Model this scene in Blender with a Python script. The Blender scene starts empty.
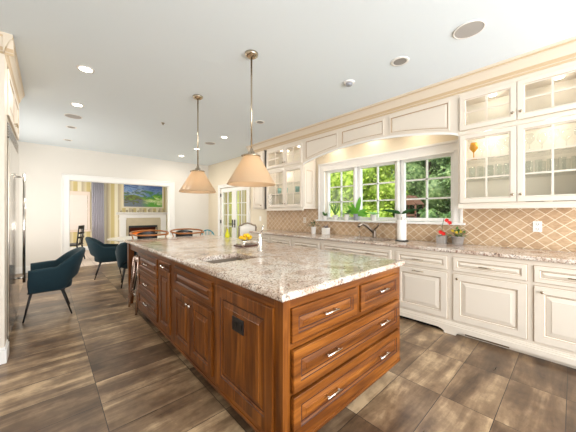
import bpy, bmesh, math, random
from mathutils import Vector, Matrix
PI = math.pi
random.seed(7)
C = bpy.context.scene.collection

# ------------------------------------------------------------ camera
YAW = math.atan(240/262.0)
cam_d = bpy.data.cameras.new('camera'); cam = bpy.data.objects.new('camera', cam_d); C.objects.link(cam)
cam_d.sensor_width = 36; cam_d.lens = 262/576*36
cam.location = (0, 0, 1.31); cam.rotation_euler = (PI/2, 0, -YAW)
cam_d.shift_y = -(216-213)/576.0*1.0
cam_d.shift_y = -3/576.0
cam_d.clip_start = .02; cam_d.clip_end = 200
bpy.context.scene.camera = cam
# ------------------------------------------------------------ view
vs = bpy.context.scene.view_settings
bpy.context.scene.display_settings.display_device = 'sRGB'
vs.view_transform = 'Standard'; vs.look = 'None'; vs.gamma = 1; vs.exposure = 0.33; vs.use_curve_mapping = False
bpy.context.scene.cycles.transparent_max_bounces = 24
# ------------------------------------------------------------ world + sun
w = bpy.data.worlds.new('sky'); bpy.context.scene.world = w; w.use_nodes = True
w.node_tree.nodes['Background'].inputs[0].default_value = (.93, .96, 1.0, 1)
w.node_tree.nodes['Background'].inputs[1].default_value = 1.9
sd = bpy.data.lights.new('sun', 'SUN'); sd.energy = 4.6; sd.angle = .03; sd.color = (1, .95, .85)
so = bpy.data.objects.new('sun', sd); C.objects.link(so)
so.rotation_euler = (0, -math.radians(42), 0)     # shines towards +X and down, over the house
def area(name, loc, sx, sy, e, col=(1, .95, .88), rot=(0, 0, 0), shape='RECTANGLE'):
    d = bpy.data.lights.new(name, 'AREA'); d.shape = shape; d.size = sx
    if shape == 'RECTANGLE': d.size_y = sy
    d.energy = e; d.color = col
    o = bpy.data.objects.new(name, d); C.objects.link(o); o.location = loc; o.rotation_euler = rot
    return o
# added unseen fill lamps: behind the camera, living room and dining side
area('fill_behind', (1.4, -3.3, 1.5), 4.4, 2.4, 245, (.98, .99, 1), (PI/2+.55, 0, 0))
area('living_fill', (-.85, 9.6, 1.5), 2.0, 1.8, 62, (1, .96, .9), (0, -PI/2, 0))
area('dining_fill', (-.9, 6.6, 1.4), 1.8, 2.0, 34, (1, .96, .9), (0, -PI/2, 0))

# ------------------------------------------------------------ constants
RW, FW, LW, BW, CE = 3.88, 8.1, -.95, 11.6, 2.86
# ------------------------------------------------------------ materials
def newmat(name):
    m = bpy.data.materials.new(name); m.use_nodes = True
    return m, m.node_tree.nodes, m.node_tree.links, m.node_tree.nodes['Principled BSDF']
def srgb(r, g, b):
    f = lambda c: (c/255/12.92 if c/255 <= .04045 else ((c/255+.055)/1.055)**2.4)
    return (f(r), f(g), f(b), 1)
def plain(name, rgb, rough=.5, metal=0, spec=.5, noise=0, nscale=30, emit=0, bump=0, sheen=0, coat=0):
    m, n, l, b = newmat(name); c = srgb(*rgb)
    b.inputs['Base Color'].default_value = c; b.inputs['Roughness'].default_value = rough
    b.inputs['Metallic'].default_value = metal; b.inputs['Specular IOR Level'].default_value = spec
    if coat: b.inputs['Coat Weight'].default_value = coat
    if sheen: b.inputs['Sheen Weight'].default_value = sheen
    if emit: b.inputs['Emission Color'].default_value = c; b.inputs['Emission Strength'].default_value = emit
    tc = n.new('ShaderNodeTexCoord'); nz = n.new('ShaderNodeTexNoise'); nz.inputs['Scale'].default_value = nscale
    nz.inputs['Detail'].default_value = 3
    l.new(tc.outputs['Object'], nz.inputs['Vector'])
    if noise:
        mx = n.new('ShaderNodeMix'); mx.data_type = 'RGBA'; mx.blend_type = 'MULTIPLY'; mx.inputs[0].default_value = noise
        mx.inputs[6].default_value = c; l.new(nz.outputs['Color'], mx.inputs[7])
        rp = n.new('ShaderNodeValToRGB'); rp.color_ramp.elements[0].position = .3; rp.color_ramp.elements[1].position = .7
        rp.color_ramp.elements[0].color = (.3, .3, .3, 1)
        l.new(nz.outputs['Fac'], rp.inputs[0]); l.new(rp.outputs[0], mx.inputs[7]); l.new(mx.outputs[2], b.inputs['Base Color'])
    if bump:
        bp = n.new('ShaderNodeBump'); bp.inputs['Strength'].default_value = bump; bp.inputs['Distance'].default_value = .002
        l.new(nz.outputs['Fac'], bp.inputs['Height']); l.new(bp.outputs[0], b.inputs['Normal'])
    return m
def math_node(n, l, op, a, b=None, c=None):
    x = n.new('ShaderNodeMath'); x.operation = op
    for i, v in enumerate((a, b, c)):
        if v is None: continue
        if isinstance(v, (int, float)): x.inputs[i].default_value = v
        else: l.new(v, x.inputs[i])
    return x.outputs[0]
def ramp(n, l, fac, stops):
    r = n.new('ShaderNodeValToRGB'); e = r.color_ramp.elements
    while len(e) < len(stops): e.new(.5)
    for i, (p, c) in enumerate(stops): e[i].position = p; e[i].color = srgb(*c)
    l.new(fac, r.inputs[0]); return r.outputs[0]
def pos(n, l, scale=(1, 1, 1), off=(0, 0, 0)):
    g = n.new('ShaderNodeNewGeometry'); mp = n.new('ShaderNodeMapping'); mp.inputs['Scale'].default_value = scale
    mp.inputs['Location'].default_value = off
    l.new(g.outputs['Position'], mp.inputs['Vector']); return mp.outputs[0]
def noise(n, l, vec, scale, detail=4, rough=.55, dist=0):
    z = n.new('ShaderNodeTexNoise'); z.inputs['Scale'].default_value = scale; z.inputs['Detail'].default_value = detail
    z.inputs['Roughness'].default_value = rough; z.inputs['Distortion'].default_value = dist
    l.new(vec, z.inputs['Vector']); return z.outputs['Fac']
def mixc(n, l, fac, a, b, mode='MIX'):
    m = n.new('ShaderNodeMix'); m.data_type = 'RGBA'; m.blend_type = mode
    for i, v in ((0, fac), (6, a), (7, b)):
        if isinstance(v, (int, float)): m.inputs[i].default_value = v
        elif isinstance(v, tuple): m.inputs[i].default_value = v
        else: l.new(v, m.inputs[i])
    return m.outputs[2]

def wood_mat(name, vert, cols, rough=.32):
    m, n, l, b = newmat(name)
    sc = (14, 14, 1.1) if vert else (1.1, 1.1, 14)
    a = noise(n, l, pos(n, l, sc), 1.6, 6, .6, .6)
    f = noise(n, l, pos(n, l, (90, 90, 3) if vert else (3, 3, 90)), 1, 2)
    fac = math_node(n, l, 'ADD', math_node(n, l, 'MULTIPLY', a, .78), math_node(n, l, 'MULTIPLY', f, .22))
    col = ramp(n, l, fac, cols); l.new(col, b.inputs['Base Color'])
    b.inputs['Roughness'].default_value = rough; b.inputs['Specular IOR Level'].default_value = .3
    return m
CH = [(.30, (64, 31, 8)), (.44, (98, 52, 14)), (.55, (124, 70, 22)), (.70, (156, 96, 38))]
wood_v = wood_mat('cherry_upright', True, CH); wood_h = wood_mat('cherry_level', False, CH)
wood_gl = plain('cherry_groove_glaze', (62, 26, 10), .5)
white = plain('white_trim_paint', (240, 238, 234), .4)
wallm = plain('cream_wall_paint', (228, 223, 215), .8, noise=.02, nscale=3, bump=.05)
wallr = plain('warm_wall_paint', (228, 217, 196), .8, noise=.02, nscale=3)
ceilm = plain('ceiling_paint', (230, 239, 245), .9)
cab = plain('cream_cabinet_paint', (228, 218, 204), .42, noise=.03, nscale=2)
cabg = plain('cream_cabinet_glaze', (178, 152, 124), .5)
cabin = plain('cabinet_interior', (234, 228, 214), .6)
crownm = plain('cream_crown_paint', (222, 209, 190), .45)
crowng = plain('crown_glaze_line', (204, 180, 146), .5)
steel = plain('brushed_steel', (196, 186, 174), .25, 1)
sinkm = plain('satin_sink_steel', (138, 126, 112), .5, .4)
chrome = plain('chrome', (225, 220, 214), .1, 1)
nickel = plain('nickel', (190, 176, 156), .22, 1)
black = plain('black_paint', (22, 20, 20), .4)
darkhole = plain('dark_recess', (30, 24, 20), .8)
teal = plain('teal_velvet', (7, 45, 56), .85, sheen=.06, noise=.25, nscale=60)
tealin = plain('teal_velvet_seat', (5, 36, 44), .9, sheen=.05)
turq = plain('turquoise_paint', (40, 150, 170), .4)
ceramic = plain('white_ceramic', (236, 232, 226), .25)
greypot = plain('grey_ceramic', (150, 152, 160), .35)
stonepot = plain('grey_stone_pot', (170, 162, 155), .7, noise=.3, nscale=40)
soil = plain('potting_soil', (60, 42, 30), .95)
leafd = plain('dark_green_leaf', (38, 84, 34), .45, noise=.2, nscale=20)
leafb = plain('bright_green_leaf', (104, 178, 50), .4, noise=.1, nscale=20)
leafm = plain('mid_green_leaf', (86, 130, 62), .5, noise=.2, nscale=20)
redp = plain('red_petal', (222, 36, 30), .5)
yelp = plain('yellow_petal', (220, 190, 60), .5)
lemon = plain('lemon_skin', (236, 190, 20), .4, bump=.3, nscale=120)
paper = plain('paper_towel', (240, 236, 230), .9, bump=.4, nscale=60)
lampon = plain('lit_lamp_lens', (255, 244, 225), .5, emit=9)
grille = plain('speaker_grille', (176, 172, 168), .7, bump=.5, nscale=200)
baffle = plain('lamp_baffle', (150, 146, 142), .6)
woodl = plain('bent_wood', (168, 104, 48), .35, noise=.15, nscale=15)
walnut = plain('dark_wood_board', (78, 40, 22), .4, noise=.3, nscale=25)
greywood = plain('grey_washed_wood', (150, 132, 116), .6, noise=.2, nscale=30)
linen = plain('white_linen', (236, 232, 226), .9)
marble = plain('white_marble_top', (236, 232, 224), .2, noise=.05, nscale=4)
curtm = plain('lilac_grey_curtain', (188, 184, 194), .9, noise=.1, nscale=20)
glowcurt = plain('yellow_glow_drape', (232, 232, 140), .9)  # glow of the door panes put into the drape colour
brass = plain('copper_metal', (200, 176, 166), .25, 1)
yelb = plain('yellow_green_glass', (206, 206, 20), .3)
blind = plain('white_blind', (232, 222, 214), .8)
firebr = plain('fire_brick', (120, 62, 34), .8, noise=.5, nscale=14)
log = plain('charred_log', (60, 36, 24), .9, noise=.3, nscale=14)
dish = plain('stoneware', (170, 150, 124), .5)
dishd = plain('dark_metal_tray', (96, 86, 74), .35, .7)
amber = plain('amber_glass', (214, 150, 20), .15)
bark = plain('tree_bark', (86, 70, 54), .9, noise=.4, nscale=8)
playw = plain('redwood_playset', (104, 66, 48), .7, noise=.4, nscale=9)
slidem = plain('teal_slide_plastic', (90, 170, 160), .4)
brownfig = plain('carved_garland', (186, 172, 142), .7, noise=.4, nscale=40)
stonem = plain('beige_stone_surround', (204, 190, 162), .5, noise=.15, nscale=6)
frameb = plain('picture_frame', (226, 214, 190), .5)

def glass_mat(name, tint=(1, 1, 1, 1), amt=.1, rough=.02):
    m, n, l, b = newmat(name); n.remove(b); out = n['Material Output']
    t = n.new('ShaderNodeBsdfTransparent'); t.inputs[0].default_value = tint
    g = n.new('ShaderNodeBsdfGlossy'); g.inputs['Roughness'].default_value = rough
    lw = n.new('ShaderNodeLayerWeight'); lw.inputs['Blend'].default_value = .5
    ms = n.new('ShaderNodeMixShader'); k = math_node(n, l, 'MULTIPLY', math_node(n, l, 'ADD', .04, math_node(n, l, 'MULTIPLY', math_node(n, l, 'POWER', lw.outputs['Facing'], 4), .6)), amt*10)
    l.new(k, ms.inputs[0]); l.new(t.outputs[0], ms.inputs[1]); l.new(g.outputs[0], ms.inputs[2]); l.new(ms.outputs[0], out.inputs[0])
    return m
pane = glass_mat('window_glass', (.97, .99, .98, 1), .05)
cabpane = glass_mat('cabinet_glass', (.97, .97, .96, 1), .06)
ware = glass_mat('glassware', (.93, .95, .94, 1), .1)

# pendant glass
m, n, l, b = newmat('frosted_amber_glass'); shade_m = m
b.inputs['Base Color'].default_value = srgb(214, 188, 156); b.inputs['Roughness'].default_value = .3
tr = n.new('ShaderNodeBsdfTranslucent'); tr.inputs[0].default_value = srgb(222, 202, 174)
ms = n.new('ShaderNodeMixShader'); ms.inputs[0].default_value = .45
l.new(b.outputs[0], ms.inputs[1]); l.new(tr.outputs[0], ms.inputs[2]); l.new(ms.outputs[0], n['Material Output'].inputs[0])

# granite
m, n, l, b = newmat('cream_granite'); granite = m
p = pos(n, l)
big = noise(n, l, p, 3.2, 5, .62, 1.2); mid = noise(n, l, p, 16, 5, .7, .8); fine = noise(n, l, p, 85, 3, .7)
base = ramp(n, l, fine, [(.34, (122, 98, 84)), (.44, (192, 176, 162)), (.53, (226, 216, 206)), (.7, (242, 236, 230))])
cl = ramp(n, l, big, [(.36, (188, 160, 142)), (.47, (234, 222, 212)), (.55, (255, 255, 255)), (.78, (224, 222, 222))])
c1 = mixc(n, l, .75, base, cl, 'MULTIPLY')
sp = ramp(n, l, mid, [(.37, (255, 255, 255)), (.41, (0, 0, 0))])
c2 = mixc(n, l, math_node(n, l, 'MULTIPLY', sp, .8), c1, srgb(120, 78, 62))
sp2 = ramp(n, l, noise(n, l, pos(n, l, (1, 1, 1), (5, 3, 1)), 40, 3, .6), [(.35, (255, 255, 255)), (.39, (0, 0, 0))])
c3 = mixc(n, l, math_node(n, l, 'MULTIPLY', sp2, .8), c2, srgb(66, 54, 48))
l.new(c3, b.inputs['Base Color']); b.inputs['Roughness'].default_value = .13; b.inputs['Specular IOR Level'].default_value = .42

# floor tiles .605 x .307, stack bond
def grid(n, l, px, py, ox, oy, gw):
    g = n.new('ShaderNodeNewGeometry'); s = n.new('ShaderNodeSeparateXYZ'); l.new(g.outputs['Position'], s.inputs[0])
    u = math_node(n, l, 'DIVIDE', math_node(n, l, 'SUBTRACT', s.outputs[0], ox), px)
    v = math_node(n, l, 'DIVIDE', math_node(n, l, 'SUBTRACT', s.outputs[1], oy), py)
    iu, iv = math_node(n, l, 'FLOOR', u), math_node(n, l, 'FLOOR', v)
    fu, fv = math_node(n, l, 'FRACT', u), math_node(n, l, 'FRACT', v)
    du = math_node(n, l, 'MULTIPLY', math_node(n, l, 'MINIMUM', fu, math_node(n, l, 'SUBTRACT', 1, fu)), px)
    dv = math_node(n, l, 'MULTIPLY', math_node(n, l, 'MINIMUM', fv, math_node(n, l, 'SUBTRACT', 1, fv)), py)
    gr = math_node(n, l, 'LESS_THAN', math_node(n, l, 'MINIMUM', du, dv), gw)
    cb = n.new('ShaderNodeCombineXYZ'); l.new(iu, cb.inputs[0]); l.new(iv, cb.inputs[1])
    wn = n.new('ShaderNodeTexWhiteNoise'); wn.noise_dimensions = '3D'; l.new(cb.outputs[0], wn.inputs['Vector'])
    return gr, wn.outputs['Value'], wn.outputs['Color'], g.outputs['Position']
m, n, l, b = newmat('streaked_porcelain_tile'); floorm = m
gr, rnd, rc, P_ = grid(n, l, .605, .307, .27, .035, .0022)
mp = n.new('ShaderNodeMapping'); mp.inputs['Scale'].default_value = (1.0, 6, 1); l.new(P_, mp.inputs['Vector'])
ad = n.new('ShaderNodeVectorMath'); ad.operation = 'MULTIPLY_ADD'; l.new(rc, ad.inputs[0]); ad.inputs[1].default_value = (9, 9, 9); l.new(mp.outputs[0], ad.inputs[2])
st = noise(n, l, ad.outputs[0], 1.3, 6, .62, .5)
cloud = noise(n, l, pos(n, l), 4.5, 5, .65)
f1 = math_node(n, l, 'ADD', math_node(n, l, 'MULTIPLY', st, .55), math_node(n, l, 'MULTIPLY', cloud, .33))
f2 = math_node(n, l, 'ADD', f1, math_node(n, l, 'MULTIPLY', math_node(n, l, 'SUBTRACT', rnd, .5), .16))
fc = ramp(n, l, f2, [(.30, (74, 56, 41)), (.40, (106, 83, 62)), (.49, (142, 117, 90)), (.59, (202, 174, 138))])
fcol = mixc(n, l, gr, fc, srgb(52, 40, 34)); l.new(fcol, b.inputs['Base Color'])
l.new(math_node(n, l, 'ADD', math_node(n, l, 'MULTIPLY', st, .25), .2), b.inputs['Roughness'])
# carpet
m, n, l, b = newmat('beige_carpet'); carpet = m
gr, rnd, rc, P_ = grid(n, l, .22, .22, 0, 0, .008)
cc = mixc(n, l, gr, srgb(206, 190, 176), srgb(182, 164, 150)); l.new(cc, b.inputs['Base Color']); b.inputs['Roughness'].default_value = .95
# striped wallpaper (vertical stripes in X)
m, n, l, b = newmat('striped_wallpaper'); stripes = m
g = n.new('ShaderNodeNewGeometry'); s = n.new('ShaderNodeSeparateXYZ'); l.new(g.outputs['Position'], s.inputs[0])
xy = math_node(n, l, 'ADD', s.outputs[0], s.outputs[1])
fr = math_node(n, l, 'FRACT', math_node(n, l, 'DIVIDE', xy, .36))
r = ramp(n, l, fr, [(0, (206, 188, 132)), (.3, (206, 188, 132)), (.34, (232, 224, 198)), (.6, (232, 224, 198)), (.64, (192, 176, 150)), (.97, (220, 208, 172))])
l.new(r, b.inputs['Base Color']); b.inputs['Roughness'].default_value = .7
# diamond backsplash on plane X = RW
m, n, l, b = newmat('tumbled_diamond_tile'); splash = m
g = n.new('ShaderNodeNewGeometry'); s = n.new('ShaderNodeSeparateXYZ'); l.new(g.outputs['Position'], s.inputs[0])
D = .135; zz_ = math_node(n, l, 'MULTIPLY', s.outputs[2], 1.2)
a1 = math_node(n, l, 'DIVIDE', math_node(n, l, 'ADD', s.outputs[1], zz_), D)
a2 = math_node(n, l, 'DIVIDE', math_node(n, l, 'SUBTRACT', s.outputs[1], zz_), D)
def edge(v):
    f = math_node(n, l, 'FRACT', v); return math_node(n, l, 'MINIMUM', f, math_node(n, l, 'SUBTRACT', 1, f))
mn = math_node(n, l, 'MINIMUM', edge(a1), edge(a2)); gr = math_node(n, l, 'LESS_THAN', mn, .04)
cb = n.new('ShaderNodeCombineXYZ'); l.new(math_node(n, l, 'FLOOR', a1), cb.inputs[0]); l.new(math_node(n, l, 'FLOOR', a2), cb.inputs[1])
wn = n.new('ShaderNodeTexWhiteNoise'); l.new(cb.outputs[0], wn.inputs['Vector'])
tf = math_node(n, l, 'ADD', math_node(n, l, 'MULTIPLY', wn.outputs['Value'], .18), math_node(n, l, 'MULTIPLY', noise(n, l, pos(n, l, (1, 1, 2.4)), 22, 4, .65), .82))
tc_ = ramp(n, l, tf, [(.25, (170, 138, 106)), (.5, (194, 162, 128)), (.75, (212, 184, 150))])
l.new(mixc(n, l, gr, tc_, srgb(232, 218, 194)), b.inputs['Base Color']); b.inputs['Roughness'].default_value = .45
# painting
m, n, l, b = newmat('abstract_landscape_paint'); paintm = m
g = n.new('ShaderNodeNewGeometry'); s = n.new('ShaderNodeSeparateXYZ'); l.new(g.outputs['Position'], s.inputs[0])
ns = noise(n, l, pos(n, l, (1, 1, 2.5)), 2.3, 5, .6, 1.5)
h = math_node(n, l, 'ADD', math_node(n, l, 'MULTIPLY', math_node(n, l, 'SUBTRACT', s.outputs[2], 1.55), .95), math_node(n, l, 'MULTIPLY', math_node(n, l, 'SUBTRACT', ns, .5), 1.1))
sky_ = ramp(n, l, h, [(.1, (110, 120, 130)), (.22, (92, 86, 56)), (.36, (120, 150, 60)), (.48, (70, 96, 120)), (.56, (180, 196, 214)), (.62, (90, 130, 190)), (.7, (150, 176, 210)), (.8, (70, 100, 160))])
grn = ramp(n, l, h, [(.1, (90, 160, 50)), (.22, (214, 224, 170)), (.34, (120, 180, 40)), (.46, (60, 120, 60)), (.6, (110, 140, 190)), (.8, (80, 110, 170))])
k = ramp(n, l, math_node(n, l, 'ADD', math_node(n, l, 'MULTIPLY', math_node(n, l, 'SUBTRACT', s.outputs[0], 2.3), .8), math_node(n, l, 'MULTIPLY', ns, .3)), [(.45, (0, 0, 0)), (.75, (255, 255, 255))])
l.new(mixc(n, l, k, sky_, grn), b.inputs['Base Color'])
# garden
def leafmat(name, stops):
    m, n, l, b = newmat(name)
    nn = noise(n, l, pos(n, l), 5, 5, .7)
    col = ramp(n, l, nn, stops)
    l.new(col, b.inputs['Base Color']); b.inputs['Roughness'].default_value = .6
    t = n.new('ShaderNodeBsdfTranslucent'); l.new(col, t.inputs[0])
    ms = n.new('ShaderNodeMixShader'); ms.inputs[0].default_value = .3
    l.new(b.outputs[0], ms.inputs[1]); l.new(t.outputs[0], ms.inputs[2]); l.new(ms.outputs[0], n['Material Output'].inputs[0])
    return m
fol1 = leafmat('sunny_foliage', [(.3, (84, 112, 34)), (.5, (160, 186, 66)), (.7, (226, 232, 130))])
fol2 = leafmat('deep_foliage', [(.3, (36, 62, 30)), (.5, (78, 112, 54)), (.7, (140, 164, 94))])
fol3 = leafmat('grey_green_foliage', [(.3, (60, 88, 56)), (.5, (118, 148, 92)), (.7, (196, 212, 150))])
lawn = plain('lawn_grass', (104, 130, 60), .9, noise=.4, nscale=6)

# ------------------------------------------------------------ geometry helpers
ORG = {}
class MB:
    def __init__(s): s.v = []; s.f = []; s.mi = []; s.sm = []
    def face(s, idx, mi=0, sm=False): s.f.append(idx); s.mi.append(mi); s.sm.append(sm)
    def box(s, x0, x1, y0, y1, z0, z1, mi=0):
        x0, x1 = min(x0, x1), max(x0, x1); y0, y1 = min(y0, y1), max(y0, y1); z0, z1 = min(z0, z1), max(z0, z1)
        i = len(s.v)
        s.v += [(x, y, z) for z in (z0, z1) for y in (y0, y1) for x in (x0, x1)]
        for q in ((0, 2, 3, 1), (4, 5, 7, 6), (0, 1, 5, 4), (2, 6, 7, 3), (0, 4, 6, 2), (1, 3, 7, 5)):
            s.face([i+k for k in q], mi)
        return s
    def loft(s, rings, caps=True, closed=True, mi=0, sm=True):
        i = len(s.v); k = len(rings[0])
        for r in rings: s.v += [tuple(p) for p in r]
        for a in range(len(rings)-1):
            for j in range(k if closed else k-1):
                j2 = (j+1) % k
                s.face([i+a*k+j, i+a*k+j2, i+(a+1)*k+j2, i+(a+1)*k+j], mi, sm)
        if caps:
            s.face([i+j for j in range(k)][::-1], mi); s.face([i+(len(rings)-1)*k+j for j in range(k)], mi)
        return s
    def tube(s, pts, r, n=10, mi=0, caps=True):
        pts = [Vector(p) for p in pts]; rs = r if isinstance(r, (list, tuple)) else [r]*len(pts)
        rings = []; up = None
        for i, p in enumerate(pts):
            t = (pts[min(i+1, len(pts)-1)]-pts[max(i-1, 0)]).normalized()
            if up is None: up = Vector((0, 0, 1)) if abs(t.z) < .9 else Vector((1, 0, 0))
            a = t.cross(up).normalized(); bb = a.cross(t).normalized(); up = bb
            rings.append([p+rs[i]*(math.cos(2*PI*j/n)*a+math.sin(2*PI*j/n)*bb) for j in range(n)])
        return s.loft(rings, caps, mi=mi)
    def lathe(s, c, prof, n=24, mi=0, caps=True):
        rings = [[(c[0]+r*math.cos(2*PI*j/n), c[1]+r*math.sin(2*PI*j/n), c[2]+z) for j in range(n)] for r, z in prof]
        return s.loft(rings, caps, mi=mi)
    def ball(s, c, rx, ry=None, rz=None, n=12, m=7, mi=0):
        ry = ry or rx; rz = rz or rx
        rings = []
        for i in range(m+1):
            a = -PI/2+PI*i/m; rr = max(math.cos(a), .02)
            rings.append([(c[0]+rx*rr*math.cos(2*PI*j/n), c[1]+ry*rr*math.sin(2*PI*j/n), c[2]+rz*math.sin(a)) for j in range(n)])
        return s.loft(rings, True, mi=mi)
    def prism(s, poly, axis, a, b, mi=0):      # poly of 2-D points, extruded along axis
        def P3(p, t): return {'x': (t, p[0], p[1]), 'y': (p[0], t, p[1]), 'z': (p[0], p[1], t)}[axis]
        return s.loft([[P3(p, a) for p in poly], [P3(p, b) for p in poly]], True, mi=mi, sm=False)
    def leaf(s, base, d, length, width, droop=.3, up=(0, 0, 1), mi=0, fold=.15, n=4):
        d = Vector(d).normalized(); U = Vector(up); side = d.cross(U)
        side = side.normalized() if side.length > .01 else Vector((1, 0, 0))
        rows = []
        for i in range(n+1):
            t = i/n; w = width*math.sin(PI*min(.98, .06+t*.92))*.5
            c = Vector(base)+d*length*t-Vector((0, 0, 1))*droop*length*t*t
            nn = side.cross(d).normalized()
            rows.append([c-side*w+nn*w*fold, c, c+side*w+nn*w*fold])
        i0 = len(s.v)
        for r_ in rows: s.v += [tuple(q) for q in r_]
        for i in range(n):
            for j in range(2):
                s.face([i0+i*3+j, i0+i*3+j+1, i0+(i+1)*3+j+1, i0+(i+1)*3+j], mi, True)
        return s
    def build(s, name, mat, parent=None, bevel=0, recalc=True):
        me = bpy.data.meshes.new(name)
        xs = [v[0] for v in s.v]; ys = [v[1] for v in s.v]; zs = [v[2] for v in s.v]
        o0 = Vector(((min(xs)+max(xs))/2, (min(ys)+max(ys))/2, min(zs)))
        me.from_pydata([tuple(Vector(v)-o0) for v in s.v], [], s.f)
        mats = mat if isinstance(mat, (list, tuple)) else [mat]
        for q in mats: me.materials.append(q)
        me.polygons.foreach_set('material_index', s.mi); me.polygons.foreach_set('use_smooth', s.sm)
        if recalc:
            bm = bmesh.new(); bm.from_mesh(me); bmesh.ops.recalc_face_normals(bm, faces=bm.faces); bm.to_mesh(me); bm.free()
        me.update()
        o = bpy.data.objects.new(name, me); C.objects.link(o)
        po = Vector((0, 0, 0))
        if parent: o.parent = parent; po = ORG[parent.name]
        o.location = o0-po; ORG[o.name] = o0
        if bevel:
            md = o.modifiers.new('bevel', 'BEVEL'); md.width = bevel; md.segments = 2; md.limit_method = 'ANGLE'; md.angle_limit = math.radians(40)
        return o
def tag(o, label=None, cat=None, group=None, kind=None):
    if label: o['label'] = label
    if cat: o['category'] = cat
    if group: o['group'] = group
    if kind: o['kind'] = kind
    return o
def thing(name, label, cat, loc=(0, 0, 0), group=None):
    o = bpy.data.objects.new(name, None); C.objects.link(o); o.location = loc; o.empty_display_size = .1
    ORG[o.name] = Vector(loc); return tag(o, label, cat, group)
def copy_tree(o, parent=None):
    c = o.copy(); C.objects.link(c)
    if parent: c.parent = parent
    for ch in [q for q in o.children]:
        copy_tree(ch, c)
    return c
def dup(o, loc, rz, label, group=None):
    c = copy_tree(o); c.location = loc; c.rotation_euler = (0, 0, rz); c['label'] = label
    if group: c['group'] = group
    return c
def place(o, loc, rz=0): o.location = loc; o.rotation_euler = (0, 0, rz); return o
def struct(o, label=None): return tag(o, label, kind='structure')

# frames: local (u, v, n) on a face
class Fr:
    def __init__(s, o, U, N): s.o = Vector(o); s.U = Vector(U); s.V = Vector((0, 0, 1)); s.N = Vector(N)
    def p(s, u, v, n=0): return tuple(s.o+s.U*u+s.V*v+s.N*n)
def rect(fr, u0, u1, v0, v1, ins, n): return [fr.p(u0+ins, v0+ins, n), fr.p(u1-ins, v0+ins, n), fr.p(u1-ins, v1-ins, n), fr.p(u0+ins, v1-ins, n)]
def nested(mb, fr, u0, u1, v0, v1, rings, hole=False):
    """rings = (inset, height, material index of the band leading up to this ring)"""
    rr = [rect(fr, u0, u1, v0, v1, a, h) for a, h, _ in rings]
    i = len(mb.v)
    for r_ in rr: mb.v += r_
    for k in range(len(rr)-1):
        for j in range(4):
            mb.face([i+k*4+j, i+k*4+(j+1) % 4, i+(k+1)*4+(j+1) % 4, i+(k+1)*4+j], rings[k+1][2])
    if not hole:
        k = len(rr)-1; mb.face([i+k*4+j for j in range(4)], 0); mb.face([i+3-j for j in range(4)], 0)
    else:
        k = len(rr)-1
        for j in range(4): mb.face([i+k*4+j, i+k*4+(j+1) % 4, i+(j+1) % 4, i+j], 0)
def raised(mb, fr, u0, u1, v0, v1, st=.06, t=.02, gl=True, n0=0):
    g = 1 if gl else 0
    h = min(u1-u0, v1-v0); st = min(st, h*.28); rz = min(.045, h*.16); gw = .004 if fr.N.x < 0 and fr.o.x > 3 else .007
    nested(mb, fr, u0, u1, v0, v1, [(0, n0, 0), (0, n0+t-.003, 0), (.003, n0+t, 0), (st, n0+t, 0), (st+.003, n0+t-.004, g), (st+.009, n0+t-.008, 0),
        (st+.011, n0+t-.011, 0), (st+.011+gw, n0+t-.011, g), (st+.015+rz*.75, n0+t-.004, 0), (st+.017+rz*.75, n0+t-.001, 0)])
def fbox(mb, fr, u0, u1, v0, v1, n0, n1, mi=0):
    q = [fr.p(u, v, nn) for u in (u0, u1) for v in (v0, v1) for nn in (n0, n1)]
    mb.box(min(a[0] for a in q), max(a[0] for a in q), min(a[1] for a in q), max(a[1] for a in q), min(a[2] for a in q), max(a[2] for a in q), mi)
def bar_handle(fr, u, v, n, L, parent, mat=None, label=None):
    mb = MB(); mb.tube([fr.p(u-L/2, v, n+.028), fr.p(u+L/2, v, n+.028)], .0055, 8)
    for s_ in (-1, 1): mb.tube([fr.p(u+s_*L*.36, v, n-.001), fr.p(u+s_*L*.36, v, n+.028)], .005, 8)
    return mb.build('handle', mat or nickel, parent)
def cup_knob(fr, u, v, n, parent, mat=None):
    mb = MB(); o = Vector(fr.p(u, v, n)); N = fr.N
    pts = [o-N*.001, o+N*.008, o+N*.014, o+N*.02, o+N*.027, o+N*.03]
    mb.tube(pts, [.006, .005, .007, .014, .013, .006], 12)
    return mb.build('knob', mat or nickel, parent)
def wall_holes(mb, fr, u0, u1, v0, v1, t, holes):
    us = sorted({u0, u1, *[h[0] for h in holes], *[h[1] for h in holes]}); vv = sorted({v0, v1, *[h[2] for h in holes], *[h[3] for h in holes]})
    for i in range(len(us)-1):
        for j in range(len(vv)-1):
            cu, cv = (us[i]+us[i+1])/2, (vv[j]+vv[j+1])/2
            if any(h[0] < cu < h[1] and h[2] < cv < h[3] for h in holes): continue
            fbox(mb, fr, us[i], us[i+1], vv[j], vv[j+1], -t, 0)

FR = Fr((RW, 0, 0), (0, 1, 0), (-1, 0, 0))       # right wall; u = world Y
FF = Fr((0, FW, 0), (1, 0, 0), (0, -1, 0))       # far wall; u = world X
FB = Fr((0, BW, 0), (1, 0, 0), (0, -1, 0))       # living room back wall

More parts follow.
